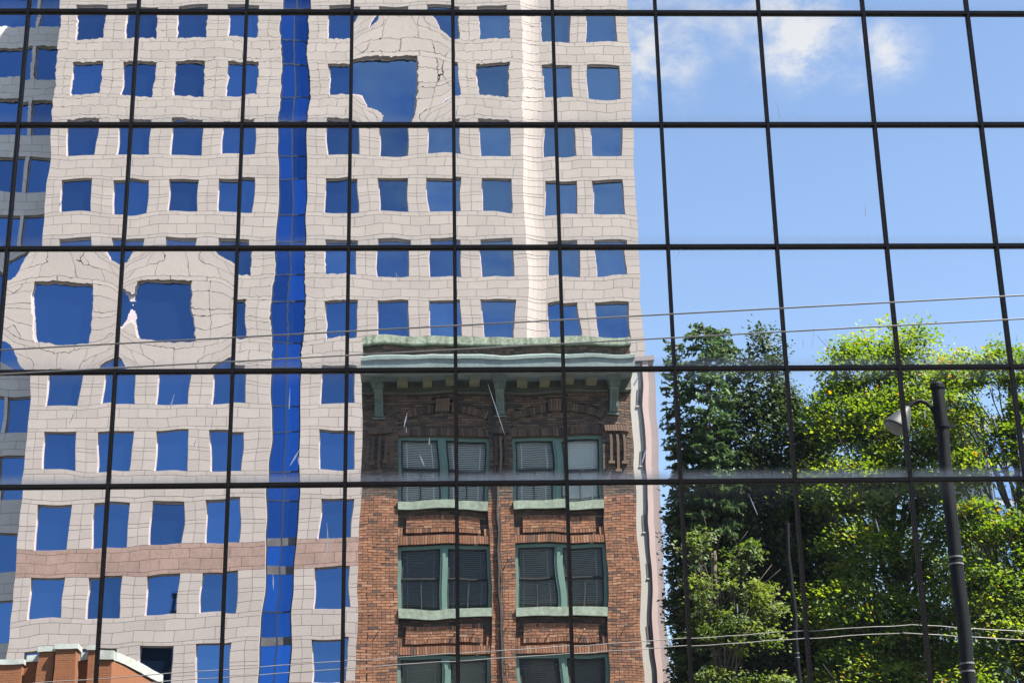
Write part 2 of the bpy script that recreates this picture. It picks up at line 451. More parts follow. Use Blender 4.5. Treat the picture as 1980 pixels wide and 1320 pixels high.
# first visible column is index 2 (left of the mullion at x = -6.03)
def u_desc(c):
    return {2: 'leftmost', 3: 'second from left', 4: 'third from left', 5: 'fourth from left', 6: 'fifth from left', 7: 'middle', 8: 'fifth from right',
            9: 'fourth from right', 10: 'third from right', 11: 'second from right', 12: 'rightmost'}[c]
SEEN = {
 6: {2: 'the shaded wing of the pale tower', 3: 'two blue windows beside the tower corner', 4: 'small square tower windows', 5: 'the blue glass strip of the tower', 6: 'one swollen melted-looking blue window',
     7: 'the tower around a hazy window', 8: 'the peach edge of the tower bay', 9: 'sky and a thin cloud beside the tower', 10: 'the brightest white cloud', 11: 'a small cloud wisp', 12: 'empty blue sky under the top rail'},
 5: {2: 'blue shaded wing windows', 3: 'two rows of undistorted windows at the tower corner', 4: 'two rows of undistorted tower windows', 5: 'the blue strip between window rows', 6: 'four neat tower windows',
     7: 'the tower face left of the bay', 8: 'the tower bay with cloudy windows', 9: 'the right edge of the tower against sky', 10: 'plain blue sky', 11: 'plain blue sky with a dark scratch', 12: 'plain blue sky at the right end'},
 4: {2: 'a bent sliver of the shaded wing', 3: 'one huge swollen window with frayed edge', 4: 'a swollen window beside blue slivers', 5: 'the blue strip bending left', 6: 'the left end of the green coping',
     7: 'the green cornice middle under tower windows', 8: 'the right end of the green cornice', 9: 'sky and feathery conifer tips', 10: 'a dark cypress top', 11: 'the maple top against sky', 12: 'the right-hand tree top'},
 3: {2: 'the blue windows of the shaded wing', 3: 'two rows of leaning windows', 4: 'tower windows crossed by the lower wire', 5: 'the slanting blue strip', 6: 'the left bracket and brick arch',
     7: 'the middle bracket between two arches', 8: 'the right bracket and sunlit brick ornament', 9: 'the pink building and hemlock', 10: 'dark cypress beside bright maple leaves', 11: 'the street lamp head', 12: 'the lamp post top and far blue tower'},
 2: {2: 'the end of the orange parapet', 3: 'the orange brick parapet and dark window', 4: 'the pink granite band', 5: 'the blue strip with grey bars', 6: 'the left sunlit brick pier and blinds',
     7: 'the middle brick pier with cables', 8: 'the right brick pier and mint sills', 9: 'the pink columns and dark shrubbery', 10: 'the small sunlit maple', 11: 'the deep shade of the big maple', 12: 'the lower lamp post and tree limbs'}}
ROWN = {6: 'top', 5: 'second', 4: 'third', 3: 'fourth', 2: 'bottom'}
def disp(kind, h, ph):
    """out-of-plane shape of a pane in metres (+ is away from the street)"""
    def f(u, v):
        if h > .001: a = h*.5*((1-u*u)**2*(1-v**6)+(1-v*v)**2*(1-u**6))
        else: a = (1-u*u)**2*(1-v*v)**2*h
        a += ph[0]*np.sin(2.1*u+ph[2])*np.cos(1.7*v+ph[3])*(1-u**4)
        a += ph[1]*np.sin(3.6*v+ph[4])*np.cos(1.3*u+ph[5])
        return a
    return f
STRONG = {(6, 6): 4.8e-3, (4, 3): 4.6e-3, (4, 4): 4.6e-3, (4, 2): 3.6e-3}
TILT = {(4, 3): (.0026, -.0034), (4, 4): (.0032, -.0036)}
DUST = {7: .4, 6: .4, 5: .5, 4: .6, 3: 1.35, 2: .5}
MW, RH = .043, .050
for r in range(len(ZS)-1):
    for c in range(len(XS)-1):
        x0, x1, z0, z1 = XS[c]+.012, XS[c+1]-.012, ZS[r]+.012, ZS[r+1]-.012
        cx, cz = (x0+x1)/2, (z0+z1)/2
        rip = r in (6, 4)
        nx, nzz = (44, 52) if 2 <= r <= 7 else (2, 2)
        U, V = np.meshgrid(np.linspace(-1, 1, nx+1), np.linspace(-1, 1, nzz+1))
        pr = np.random.default_rng(100*r+c)
        hh = pr.uniform(-.00042, -.00012) if not rip else pr.uniform(-.0003, .00055)
        if (r, c) in STRONG: hh = STRONG[(r, c)]
        ph = [pr.uniform(.5, 1)*.00010, pr.uniform(.4, 1)*.00010]+list(pr.uniform(0, 6.28, 4))
        Y = disp(0, hh, ph)(U, V)
        X = U*(x1-x0)/2; Z = V*(z1-z0)/2
        if r == 2 and nx > 2:      # the bottom panes are racked towards the left end
            d = np.maximum(0, z1-(cz+Z)); g = np.where(d < .6, d*d/1.2, d-.3)
            Y = Y-.00085*np.maximum(0, -1.0-(cx+X))*g
        if (r, c) in TILT: Y = Y+TILT[(r, c)][0]*X+TILT[(r, c)][1]*Z
        n = (nx+1)*(nzz+1)
        verts = np.stack([X, Y, Z], -1).reshape(-1, 3)
        idx = np.arange(n).reshape(nzz+1, nx+1)
        q = np.stack([idx[:-1, :-1], idx[:-1, 1:], idx[1:, 1:], idx[1:, :-1]], -1).reshape(-1, 4)
        # the back and the edges of the glass, 24 mm thick, on vertices of their own
        hx, hz = (x1-x0)/2, (z1-z0)/2
        ring = [(-hx, .004, -hz), (hx, .004, -hz), (hx, .004, hz), (-hx, .004, hz)]
        back = [(-hx, .026, -hz), (hx, .026, -hz), (hx, .026, hz), (-hx, .026, hz)]
        vv = verts.tolist()+ring+back
        ff = q.tolist()+[[n+4, n+7, n+6, n+5], [n+0, n+4, n+5, n+1], [n+1, n+5, n+6, n+2], [n+2, n+6, n+7, n+3], [n+3, n+7, n+4, n+0]]
        me = bpy.data.meshes.new('pane')
        me.from_pydata(vv, [], ff)
        me.materials.append(M['mirror_swollen' if (r, c) in STRONG else ('mirror_ripple' if (c <= 5 or (r == 6 and c <= 7)) else 'mirror_wavy') if rip else 'mirror_smooth'])
        me.materials.append(M['gasket'])
        sm = [True]*len(q)+[False]*5
        me.polygons.foreach_set('use_smooth', sm)
        me.polygons.foreach_set('material_index', [0]*len(q)+[1]*5)
        me.update()
        o = obj('pane', me, facade, (cx, 0, cz))
        o.color = (DUST.get(r, .4)*pr.uniform(.8, 1.15), 0, 0, 1)
        if r in SEEN and c in SEEN[r]:
            o['label'] = f'mirror pane reflecting {SEEN[r][c]}, {u_desc(c)} in the {ROWN[r]} row'
core_o = [o for o in bpy.data.objects if o.name == 'wall_core'][0]
core_o.location = (0, -L, 0)
# transoms run through, mullions stand between them 3 mm prouder
for z in ZS:
    t = MB(); t.box(XS[0]-.1, XS[-1]+.1, -.050, .02, z-RH/2, z+RH/2, 0); t.box(XS[0]-.1, XS[-1]+.1, -.030, .02, z-RH/2-.009, z-RH/2-.0005, 1)
    t.build('transom', [M['frame'], M['gasket']], facade)
for x in XS:
    t = MB()
    t.box(x-MW/2, x+MW/2, -.058, .018, ZS[0], ZS[-1], 0)
    t.box(x-MW/2-.004, x-MW/2-.0005, -.022, .018, ZS[0], ZS[-1], 1); t.box(x+MW/2+.0005, x+MW/2+.004, -.022, .018, ZS[0], ZS[-1], 1)
    t.build('mullion', [M['frame'], M['gasket']], facade)
t = MB()
for x in XS[2:14]:
    z = 4.96
    while z < 15.9:
        t.box(x-.004, x+.004, -.062, -.0585, z-.005, z+.005); z += .115
tag(t.build('screw_row', M['screw'], facade), kind='stuff')
# droppings and scratches on the glass: thin crusts, (x, z, length, lean, width)
DROPS = [(-2.07, 9.23, .30, .02, .012), (-1.98, 8.40, .22, .55, .02), (-1.93, 8.36, .13, -.1, .012), (-.50, 8.92, .20, .22, .016), (-.49, 8.78, .09, -.1, .010), (-.28, 8.35, .17, -.4, .013),
         (-.18, 8.62, .11, .05, .013), (.73, 9.06, .72, -.30, .009), (2.65, 9.45, .13, .5, .03), (2.72, 8.4, .25, .35, .016), (-3.10, 8.9, .18, .1, .012), (-3.65, 9.2, .22, .25, .012),
         (-4.97, 9.0, .20, .35, .014), (-3.32, 8.62, .12, .3, .012), (-1.52, 7.3, .42, -.08, .012), (-2.22, 6.72, .22, -.05, .012), (4.15, 7.7, .30, -.35, .007), (6.6, 8.95, .16, .1, .012),
         (4.55, 10.05, .28, .5, .006), (4.47, 10.02, .20, -.45, .005), (4.36, 10.0, .12, .2, .006), (5.15, 10.1, .35, .15, .005), (5.0, 10.0, .14, .0, .005), (3.36, 11.4, .32, .5, .005),
         (4.7, 11.75, .20, .3, .006), (6.05, 12.0, .17, .0, .007), (4.92, 13.6, .20, -.15, .006), (4.55, 14.0, .16, .3, .004), (-6.9, 12.4, .2, .1, .01), (-5.35, 12.15, .1, .4, .018), (-.62, 11.0, .16, -.3, .012),
         (-2.85, 11.0, .1, .1, .02), (1.05, 12.7, .35, .25, .007), (3.85, 6.3, .12, .0, .014), (5.8, 7.4, .18, -.2, .010)]
for (x, z, ln, lean, w) in DROPS:
    t = MB(); n = 5
    pts = []
    for k in range(n+1):
        s = k/n
        ww = w*(.25+1.1*math.sin(math.pi*min(1, s*1.08+.05))**1)*random.uniform(.6, 1.15)*.5
        pts.append((x+lean*ln*(s-.5)*2*.5+random.uniform(-.1, .1)*w, z+ln*(s-.5), ww))
    for k in range(n):
        (xa, za, wa), (xb, zb, wb) = pts[k], pts[k+1]
        t.hexa([(xa-wa, -.0055, za), (xa+wa, -.0055, za), (xa+wa, -.0030, za), (xa-wa, -.0030, za), (xb-wb, -.0055, zb), (xb+wb, -.0055, zb), (xb+wb, -.0030, zb), (xb-wb, -.0030, zb)])
    t.build('dropping', M['dropping'], facade)

# ------------------------------------------------------------------ trolley wires and the lamp post by the facade
def wire_z(x):      # sags towards the left span, hangs from the bracket at x = 8.2
    if x <= 8.2: return 7.57+(x-8.2)*.052
    return 7.57-(x-8.2)*.085+.0028*(x-8.2)**2
for yv, dz, lab in ((15.1, -.01, 'upper trolley wire stretched in front of the mirror facade'), (14.45, -.025, 'lower trolley wire stretched in front of the mirror facade, the brighter one')):
    t = MB()
    xs = [-40, -30, -20, -14]+list(np.arange(-10, 11.1, .7))+[14, 20, 30, 40]
    t.tube([(x, yv, wire_z(x)+dz) for x in xs], .0074, 8)
    tag(t.build('trolley_wire', M['wire'], smooth=True), lab, 'wire', 'trolley wires over the street')

lamp = thing('street_lamp', 'dark street lamp with curved arm and cone head, mirrored in front of the maple', 'street lamp')
lx, ly = 8.70, 16.4
lamp.location = (lx, ly, 0)
def lathe(mb, prof, n=20, mi=0, cx=0, cy=0):
    b = len(mb.v)
    for (r_, z) in prof:
        for k in range(n):
            a = 2*math.pi*k/n
            mb.v.append((cx+r_*math.cos(a), cy+r_*math.sin(a), z)); mb.t.append(0)
    for i in range(len(prof)-1):
        for k in range(n):
            k2 = (k+1) % n
            mb.f.append((b+i*n+k, b+i*n+k2, b+(i+1)*n+k2, b+(i+1)*n+k)); mb.m.append(mi)
t = MB(); lathe(t, [(0, .1), (.24, .1), (.24, .55), (.17, .75), (.125, .85), (.118, 6), (.108, 11.5), (0, 11.5)])
t.build('pole', M['lamp_black'], lamp, smooth=False)
t = MB(); lathe(t, [(.10, 11.47), (.128, 11.47), (.128, 11.54), (.10, 11.58), (0, 11.59)]); t.build('cap', M['lamp_black'], lamp)
t = MB(); lathe(t, [(.11, 10.72), (.135, 10.72), (.135, 10.80), (.11, 10.80)]); t.box(.12, .20, -.03, .03, 10.72, 10.80); t.build('clamp', M['lamp_black'], lamp)
for z in (8.42, 8.30, 6.62, 6.49):
    t = MB(); lathe(t, [(.112, z), (.124, z), (.124, z+.028), (.112, z+.028)]); t.build('steel_band', M['band'], lamp)
t = MB()
arm = [(-.10, 0, 10.80), (-.105, 0, 10.98), (-.15, 0, 11.12), (-.23, 0, 11.21), (-.32, 0, 11.245), (-.41, 0, 11.23), (-.49, 0, 11.18), (-.55, 0, 11.11), (-.58, 0, 11.07)]
t.tube(arm, .040, 10); t.build('arm', M['lamp_black'], lamp, smooth=True)
# conical head, mouth down and turned to the street
hd = obj('lamp_head', None)
t = MB(); lathe(t, [(.0, .03), (.05, .03), (.075, -.03), (.14, -.16), (.21, -.33), (.228, -.385), (.232, -.41), (.20, -.41)], 22)
hd = t.build('lamp_head', M['lamp_grey'], lamp, smooth=True)
hd.location = (-.575, 0, 11.09); hd.rotation_euler = (0, R(33), 0)
t = MB(); lathe(t, [(.205, -.40), (.20, -.43), (.15, -.475), (.07, -.495), (0, -.50)], 22)
t.build('lamp_lens', M['lamp_glass'], hd, smooth=True)
for o in [o for o in bpy.data.objects if o.name.startswith('lamp_head') and o.type == 'EMPTY']: bpy.data.objects.remove(o)
hd.name = 'lamp_head'
t = MB(); t.tube([(0, 0, 7.62), (-.5, -1.95, 7.66)], .012, 8); t.tube([(-.5, -1.3, 7.63), (-.5, -1.3, 7.575)], .012, 8); t.tube([(-.5, -1.93, 7.63), (-.5, -1.93, 7.56)], .012, 8)
t.build('wire_bracket', M['lamp_black'], lamp)

post = thing('dark_post', 'slim dark post mirrored in front of the cypress and small maple', 'post')
post.location = (9.12, .4, 0)
t = MB(); lathe(t, [(0, .13), (.09, .13), (.09, .6), (.062, .7), (.052, 13.2), (0, 13.2)], 14); t.build('pole', M['lamp_black'], post)
for z in (9.72, 9.60): 
    t = MB(); lathe(t, [(.053, z), (.062, z), (.062, z+.02), (.053, z+.02)], 14); t.build('steel_band', M['band'], post)

# ------------------------------------------------------------------ pale office tower
TY = 2*L-85.0
FLOOR, Z0 = 3.506, 19.45
WH, WW = 2.05, 1.66
tower = thing('office_tower', 'pale granite office tower with square blue windows and a dark blue glass strip', 'tower')
K0, K1 = -3, 11
wx_left = [-19.17+2.775*k for k in range(4)]
wx_right = [-5.3+2.735*k for k in range(4)]
BX = [6.42, 8.93]
BY = TY-.355
panels = []          # (x0, x1, z0, z1, y, material)
def face(x0, x1, wins, y, back, zb=0, ztop=62):
    """backing wall of one face, opened at the windows, and its cladding panels"""
    w = MB()
    edges = [x0]+[e for c in wins for e in (c-WW/2, c+WW/2)]+[x1]
    piers = [(edges[i], edges[i+1]) for i in range(0, len(edges), 2)]
    for (a, c) in piers: w.box(a, c, back, y-.03, zb, ztop, 0, front=1)
    for cwin in wins:
        zprev = zb
        for k in range(K0, K1+1):
            zb_, zt_ = Z0+k*FLOOR, Z0+k*FLOOR+WH
            w.box(cwin-WW/2, cwin+WW/2, back, y-.03, zprev, zb_, 0, front=1); zprev = zt_
        w.box(cwin-WW/2, cwin+WW/2, back, y-.03, zprev, ztop, 0, front=1)
    for k in range(K0, K1+1):
        zb_, zt_ = Z0+k*FLOOR, Z0+k*FLOOR+WH
        pm = 1 if k in (0, -2) else 0          # pink band above the windows of these floors
        for (a, c) in piers:
            zz = zb_
            for hgt in (.50, .45, .18, .50, .42):
                n = 2 if c-a > .8 else 1
                # a single joint up the middle of a pier
                for j in range(n): panels.append((a+(c-a)*j/n, a+(c-a)*(j+1)/n, zz, zz+hgt, y, 0))
                zz += hgt
        zz = zt_
        for j, hgt in enumerate((.19, .53, .50, FLOOR-WH-1.22)):
            ln = 1.0
            off = 0 if j % 2 else ln/2
            e = [x0]
            xx = x0+off if off else x0+ln
            while xx < x1-.2: e.append(xx); xx += ln
            e.append(x1)
            for a, c in zip(e[:-1], e[1:]): panels.append((a, c, zz, zz+hgt, y, pm))
            zz += hgt
    return w
wb = face(-20.85, -8.72, wx_left, TY, TY-.55)
w2 = face(-7.16, 4.44, wx_right, TY, TY-.55)
w3 = face(5.5, 10.42, BX, BY, BY-.55)
for w in (w2, w3):
    b0 = len(wb.v); wb.v += w.v; wb.f += [tuple(i+b0 for i in f) for f in w.f]; wb.m += w.m; wb.t += w.t
# canted corner between the main face and the bay, in three facets
cant = [(4.44, TY), (4.70, TY-.15), (4.96, TY-.255), (5.22, TY-.32), (5.5, TY-.355)]
for (xa, ya), (xb, yb) in zip(cant[:-1], cant[1:]):
    wb.hexa([(xa, ya-.6, 0), (xb, yb-.6, 0), (xb, yb-.03, 0), (xa, ya-.03, 0), (xa, ya-.6, 62), (xb, yb-.6, 62), (xb, yb-.03, 62), (xa, ya-.03, 62)], 1)
# body behind, sides, strip recess back
wb.box(-20.85, 10.42, TY-24, TY-1.6, 0, 62, 0)
wb.box(-20.85, -20.45, TY-1.6, TY-.55, 0, 62, 0); wb.box(10.02, 10.42, TY-1.6, TY-1.3, 0, 62, 0)
wb.build('wall', [M['reveal'], M['joint']], tower)
# canted panels
cp = MB()
for (xa, ya), (xb, yb) in zip(cant[:-1], cant[1:]):
    d = Vector((xb-xa, yb-ya, 0)); d.normalize(); nrm = Vector((-d.y, d.x, 0))
    if nrm.y < 0: nrm = -nrm
    a_ = Vector((xa, ya, 0)); b_ = Vector((xb, yb, 0))
    for k in range(K0, K1+1):
        zz = Z0+k*FLOOR
        for hgt in (.50, .45, .18, .50, .42, .19, .53, .50, FLOOR-WH-1.22):
            p, q = zz+.012, zz+hgt-.012
            i_a, i_b = a_-nrm*.03, b_-nrm*.03
            cp.hexa([(i_a.x, i_a.y, p), (i_b.x, i_b.y, p), (b_.x, b_.y, p), (a_.x, a_.y, p), (i_a.x, i_a.y, q), (i_b.x, i_b.y, q), (b_.x, b_.y, q), (a_.x, a_.y, q)], 0, random.random())
            zz += hgt
tag(cp.build('canted_panels', M['granite'], tower), kind='stuff')
# cladding: the lowest visible 300 panels are parts, the rest one part
# order: panels that show largest (nearest the street level of the photo) first
inview = [p for p in panels if 14.5 < p[2]]
inview.sort(key=lambda p: (p[2] > 30.5, -(p[1]-p[0])*(p[3]-p[2])))
single = set(id(p) for p in inview[:296])
G = .0085
cache = {}
rest = MB()
for p in panels:
    x0, x1, z0, z1, y, mi = p
    if id(p) in single:
        key = (round(x1-x0, 3), round(z1-z0, 3), mi)
        if key not in cache:
            t = MB(); w_, h_ = (x1-x0)/2-G, (z1-z0)/2-G
            t.box(-w_, w_, -.03, 0, -h_, h_); cache[key] = t.mesh('cladding_panel', M['pink' if mi else 'granite'])
        obj('cladding_panel', cache[key], tower, ((x0+x1)/2, y+random.uniform(-.002, .002), (z0+z1)/2))
    else:
        rest.box(x0+G, x1-G, y-.03, y+random.uniform(-.002, .002), z0+G, z1-G, mi, random.random())
tag(rest.build('upper_cladding', [M['granite'], M['pink']], tower), kind='stuff')
# windows: frame with pane
def frame_mesh():
    t = MB(); a = .05
    t.box(-WW/2, WW/2, -.05, .03, 0, a); t.box(-WW/2, WW/2, -.05, .03, WH-a, WH); t.box(-WW/2, -WW/2+a, -.05, .03, a, WH-a); t.box(WW/2-a, WW/2, -.05, .03, a, WH-a)
    t.box(-WW/2, WW/2, .03, .10, -.0, .03)
    return t.mesh('window', M['mauve'])
fm = frame_mesh()
t = MB(); t.box(-WW/2+.05, WW/2-.05, -.03, .0, .05, WH-.05); pmesh = t.mesh('pane', M['blue_glass'])
for k in range(K0, K1+1):
    for (xs, y) in ((wx_left, TY), (wx_right, TY), (BX, BY)):
        for x in xs:
            w = obj('window', fm, tower, (x, y-.24, Z0+k*FLOOR))
            g = obj('pane', pmesh, w)
            g.rotation_euler = (random.uniform(-.012, .012), 0, random.uniform(-.012, .012))
# the glass strip
sx0, sx1 = -8.72, -7.16
st = MB()
sy = TY-.30
st.box(sx0, sx1, sy-.25, sy-.06, 0, 62, 1)
mid = (sx0+sx1)/2
for x in (sx0+.04, mid, sx1-.04): st.box(x-.035, x+.035, sy-.05, sy+.03, 0, 62, 0)
for k in range(K0, K1+1):
    for z in (Z0+k*FLOOR, Z0+k*FLOOR+WH):
        big = (k == 0 and z > Z0+1) or (k == 1 and z < Z0+FLOOR+.1) or (k == -1 and z > Z0-2)
        h = .22 if big else .035
        st.box(sx0, sx1, sy-.048, sy+.026, z-h, z+h, 2 if big else 0)
strip = st.build('glazing_strip', [M['strip_bar'], M['core'], M['band_bar']], tower)
for k in range(K0, K1+1):
    for (za, zc) in ((Z0+k*FLOOR, Z0+k*FLOOR+WH), (Z0+k*FLOOR+WH, Z0+(k+1)*FLOOR)):
        for (xa, xc) in ((sx0+.075, mid-.035), (mid+.035, sx1-.075)):
            t = MB(); t.box(xa, xc, sy-.03, sy, za+.035, zc-.035)
            t.build('pane', M['strip_glass'], strip)

# shaded wing set back to the left
wing = thing('office_wing', 'shaded set-back wing with wide blue windows left of the pale tower', 'building')
WY = 2*L-90
ww = MB()
wins = [(-32.6, -29.7), (-29.5, -26.6), (-26.4, -23.45), (-23.25, -20.5)]
ed = [-46]+[e for w in wins for e in w]+[-20.3]
for i in range(0, len(ed), 2): ww.box(ed[i], ed[i+1], WY-.5, WY-.03, 0, 62, 0, front=1)
fz = MB()
for (a, c) in wins:
    zp = 0
    for k in range(K0, K1+1):
        zb_ = Z0+.05+k*3.525; zt_ = zb_+2.1
        ww.box(a, c, WY-.5, WY-.03, zp, zb_, 0, front=1); zp = zt_
    ww.box(a, c, WY-.5, WY-.03, zp, 62, 0, front=1)
ww.box(-46, -20.86, WY-20, WY-.9, 0, 62, 0)
ww.build('wall', [M['reveal'], M['joint']], wing)
for k in range(K0, K1+1):
    zb_ = Z0+.05+k*3.525
    zz = zb_+2.1
    for j, h in enumerate((.35, .5, .575)):
        x = -34.0-(.6 if j % 2 else 0)
        while x < -20.4:
            c = min(x+1.2, -20.3); fz.box(x+G, c-G, WY-.03, WY, zz+G, zz+h-G, 0, random.random()); x += 1.2
        zz += h
    for i in range(0, len(ed), 2):
        if ed[i+1] < -33: continue
        zz = zb_
        for h in (.7, .7, .7):
            fz.box(max(ed[i], -34)+G, ed[i+1]-G, WY-.03, WY, zz+G, zz+h-G, 0, random.random()); zz += h
tag(fz.build('wing_cladding', M['granite_lifted'], wing), kind='stuff')
for k in range(K0, K1+1):
    zb_ = Z0+.05+k*3.525
    for (a, c) in wins:
        t = MB(); t.box(a, c, WY-.3, WY-.22, zb_, zb_+.05); t.box(a, c, WY-.3, WY-.22, zb_+2.05, zb_+2.1); t.box(a, a+.05, WY-.3, WY-.22, zb_+.05, zb_+2.05); t.box(c-.05, c, WY-.3, WY-.22, zb_+.05, zb_+2.05)
        w = t.build('window', M['mauve'], wing)
        t = MB(); t.box(a+.05, c-.05, WY-.29, WY-.26, zb_+.05, zb_+2.05); t.build('pane', M['blue_glass'], w)

# ------------------------------------------------------------------ old brick building
BYF = 2*L-53.0
bb = thing('brick_building', 'old red brick building with green copper cornice, arched top windows and mint sills', 'building')
OPN = [(-1.38, 1.42), (2.20, 5.0)]
HEAD = [18.12, 14.66, 11.26]
SILLT = [16.10, 12.70, 9.30]
SILLB = [15.78, 12.38, 8.98]
BX0, BX1 = -2.56, 6.02
bk = []       # bricks (x0, x1, z0, z1, yfront)
CH, BLN = .0855, .262
def lay(x0, x1, z0, z1, y, skip=None, ph=0, tall_every=7):
    z = z0; i = ph
    while z < z1-.02:
        h = min(CH*(1.0), z1-z)
        x = x0-(BLN/2 if i % 2 else 0)
        if i % tall_every == 5: step = BLN*.5
        else: step = BLN
        while x < x1-.01:
            a, c = max(x, x0), min(x+step, x1)
            if c-a > .03 and not (skip and skip((a+c)/2, z+h/2)): bk.append((a, c, z, z+h, y))
            x += step
        z += h; i += 1
def soldiers(x0, x1, z0, z1, y, w=.082):
    n = max(1, round((x1-x0)/w)); w = (x1-x0)/n
    for k in range(n): bk.append((x0+k*w, x0+(k+1)*w, z0, z1, y))
ZF = 19.55        # underside of the cornice frieze
def ring(cx):
    Rr, rise, half = 3.75, .27, 1.4
    zc = 18.95-Rr
    return cx, zc, Rr
ARCH = [ring((a+c)/2) for a, c in OPN]
def in_arch(x, z, lo=0.0, hi=.27):
    for cx, zc, Rr in ARCH:
        d = math.hypot(x-cx, z-zc)
        if abs(x-cx) < 1.46 and z > 18.4 and Rr+lo <= d <= Rr+hi: return True
    return False
def under_arch(x, z):
    for cx, zc, Rr in ARCH:
        if abs(x-cx) < 1.40 and math.hypot(x-cx, z-zc) < Rr: return True
    return False
def key_zone(x, z): return any(abs(x-cx) < .24 and 18.95 < z < 19.40 for cx, _, _ in ARCH)
BOTTOM = 8.98
lay(BX0, -1.38, BOTTOM, 18.4, BYF)
lay(1.42, 2.20, BOTTOM, 18.4, BYF)
lay(5.0, BX1, BOTTOM, 18.4, BYF)
lay(BX0, BX1, 18.4, ZF, BYF, lambda x, z: in_arch(x, z) or under_arch(x, z) or key_zone(x, z))
for (a, c) in OPN:
    lay(a, c, 18.4, 18.98, BYF-.07, lambda x, z: not under_arch(x, z))
    soldiers(a, c, 18.14, 18.4, BYF-.03)
lay(BX0, BX1, 20.0, 21.15, BYF, ph=1)
for s in range(2):
    zt, zb_ = SILLB[s], HEAD[s+1]
    for (a, c) in OPN:
        soldiers(a, c, zb_+.02, zb_+.28, BYF-.03)
        # sunk field round a raised panel
        lay(a, c, zb_+.28, zt, BYF-.17)
        p0, p1 = zb_+.36, zt-.20
        soldiers(a+.26, c-.26, p0, p0+.14, BYF-.05); soldiers(a+.26, c-.26, p1-.14, p1, BYF-.05)
        lay(a+.26, c-.26, p0+.14, p1-.14, BYF-.05)
        soldiers(a, a+.16, zb_+.28, zb_+.54, BYF-.06); soldiers(c-.16, c, zb_+.28, zb_+.54, BYF-.06)
JG = .007
bcache = {}
# the 300 bricks that show largest: whole bricks lowest in view
cand = sorted([q for q in bk if q[2] > 10.45 and (q[1]-q[0])*(q[3]-q[2]) > .02], key=lambda q: q[2])[:296]
cs = set(id(q) for q in cand)
rb = MB()
for q in bk:
    x0, x1, z0, z1, y = q
    if id(q) in cs:
        key = (round(x1-x0, 3), round(z1-z0, 3))
        if key not in bcache:
            t = MB(); t.box(-(x1-x0)/2+JG, (x1-x0)/2-JG, -.07, 0, -(z1-z0)/2+JG, (z1-z0)/2-JG); bcache[key] = t.mesh('brick', M['brick'])
        obj('brick', bcache[key], bb, ((x0+x1)/2, y+random.uniform(-.006, .006), (z0+z1)/2))
    else:
        jg = JG
        rb.box(x0+jg, x1-jg, y-.07, y+random.uniform(-.006, .006), z0+jg, z1-jg, 1 if z0+random.uniform(-.12, .12) > 16.1 or y < BYF-.15 else 0, random.random())  # soot tone above the cornice shadow line; sunk fields painted dark as sill shade
# voussoirs and key bricks
for cx, zc, Rr in ARCH:
    a0 = math.asin(1.42/(Rr+.0)); n = 34
    for k in range(n):
        t0, t1 = -a0+2*a0*k/n+.0022, -a0+2*a0*(k+1)/n-.0022
        if abs((t0+t1)/2)*Rr < .22: continue
        P = lambda rr, tt, y: (cx+rr*math.sin(tt), y, zc+rr*math.cos(tt))
        y1 = BYF+.02+random.uniform(-.005, .005); y0 = BYF-.07
        ri, ro = Rr+.005, Rr+.255
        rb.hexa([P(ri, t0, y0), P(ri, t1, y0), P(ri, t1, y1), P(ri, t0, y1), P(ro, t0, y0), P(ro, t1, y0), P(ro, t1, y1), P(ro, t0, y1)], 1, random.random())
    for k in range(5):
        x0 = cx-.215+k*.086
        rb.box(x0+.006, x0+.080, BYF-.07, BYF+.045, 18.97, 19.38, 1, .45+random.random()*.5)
tag(rb.build('upper_brickwork', [M['brick'], M['sooty_shaded']], bb), kind='stuff')
# structural wall behind the bricks
wl_ = MB()
ed = [BX0+.004]+[e for o_ in OPN for e in o_]+[BX1-.004]
for i in range(0, 6, 2): wl_.box(ed[i], ed[i+1], BYF-.45, BYF-.012, 0, 20.0, 1, front=0)
for (a, c) in OPN:
    wl_.box(a, c, BYF-.45, BYF-.09, 18.12, 20.0, 1, front=0)
    for s in range(2): wl_.box(a, c, BYF-.45, BYF-.185, HEAD[s+1], SILLB[s], 1, front=0)
    wl_.box(a, c, BYF-.45, BYF-.03, 0, SILLB[2], 1, front=0)
wl_.box(BX0+.004, BX1-.004, BYF-.45, BYF-.012, 20.0, 21.14, 1, front=0)
wl_.box(BX0, BX0+.35, BYF-11, BYF-.46, 0, 20.9, 1); wl_.box(BX1-.35, BX1, BYF-11, BYF-.46, 0, 20.9, 1)
wl_.box(BX0+.36, BX1-.36, BYF-11, BYF-1.6, 0, 20.6, 2)
wl_.box(BX0+.36, BX1-.36, BYF-1.6, BYF-.46, 20.0, 20.6, 2)
for z in (15.0, 11.6, 8.2): wl_.box(BX0+.36, BX1-.36, BYF-1.6, BYF-.46, z-.2, z, 2)
wl_.build('wall', [M['mortar'], M['dark_brick'], M['room']], bb)
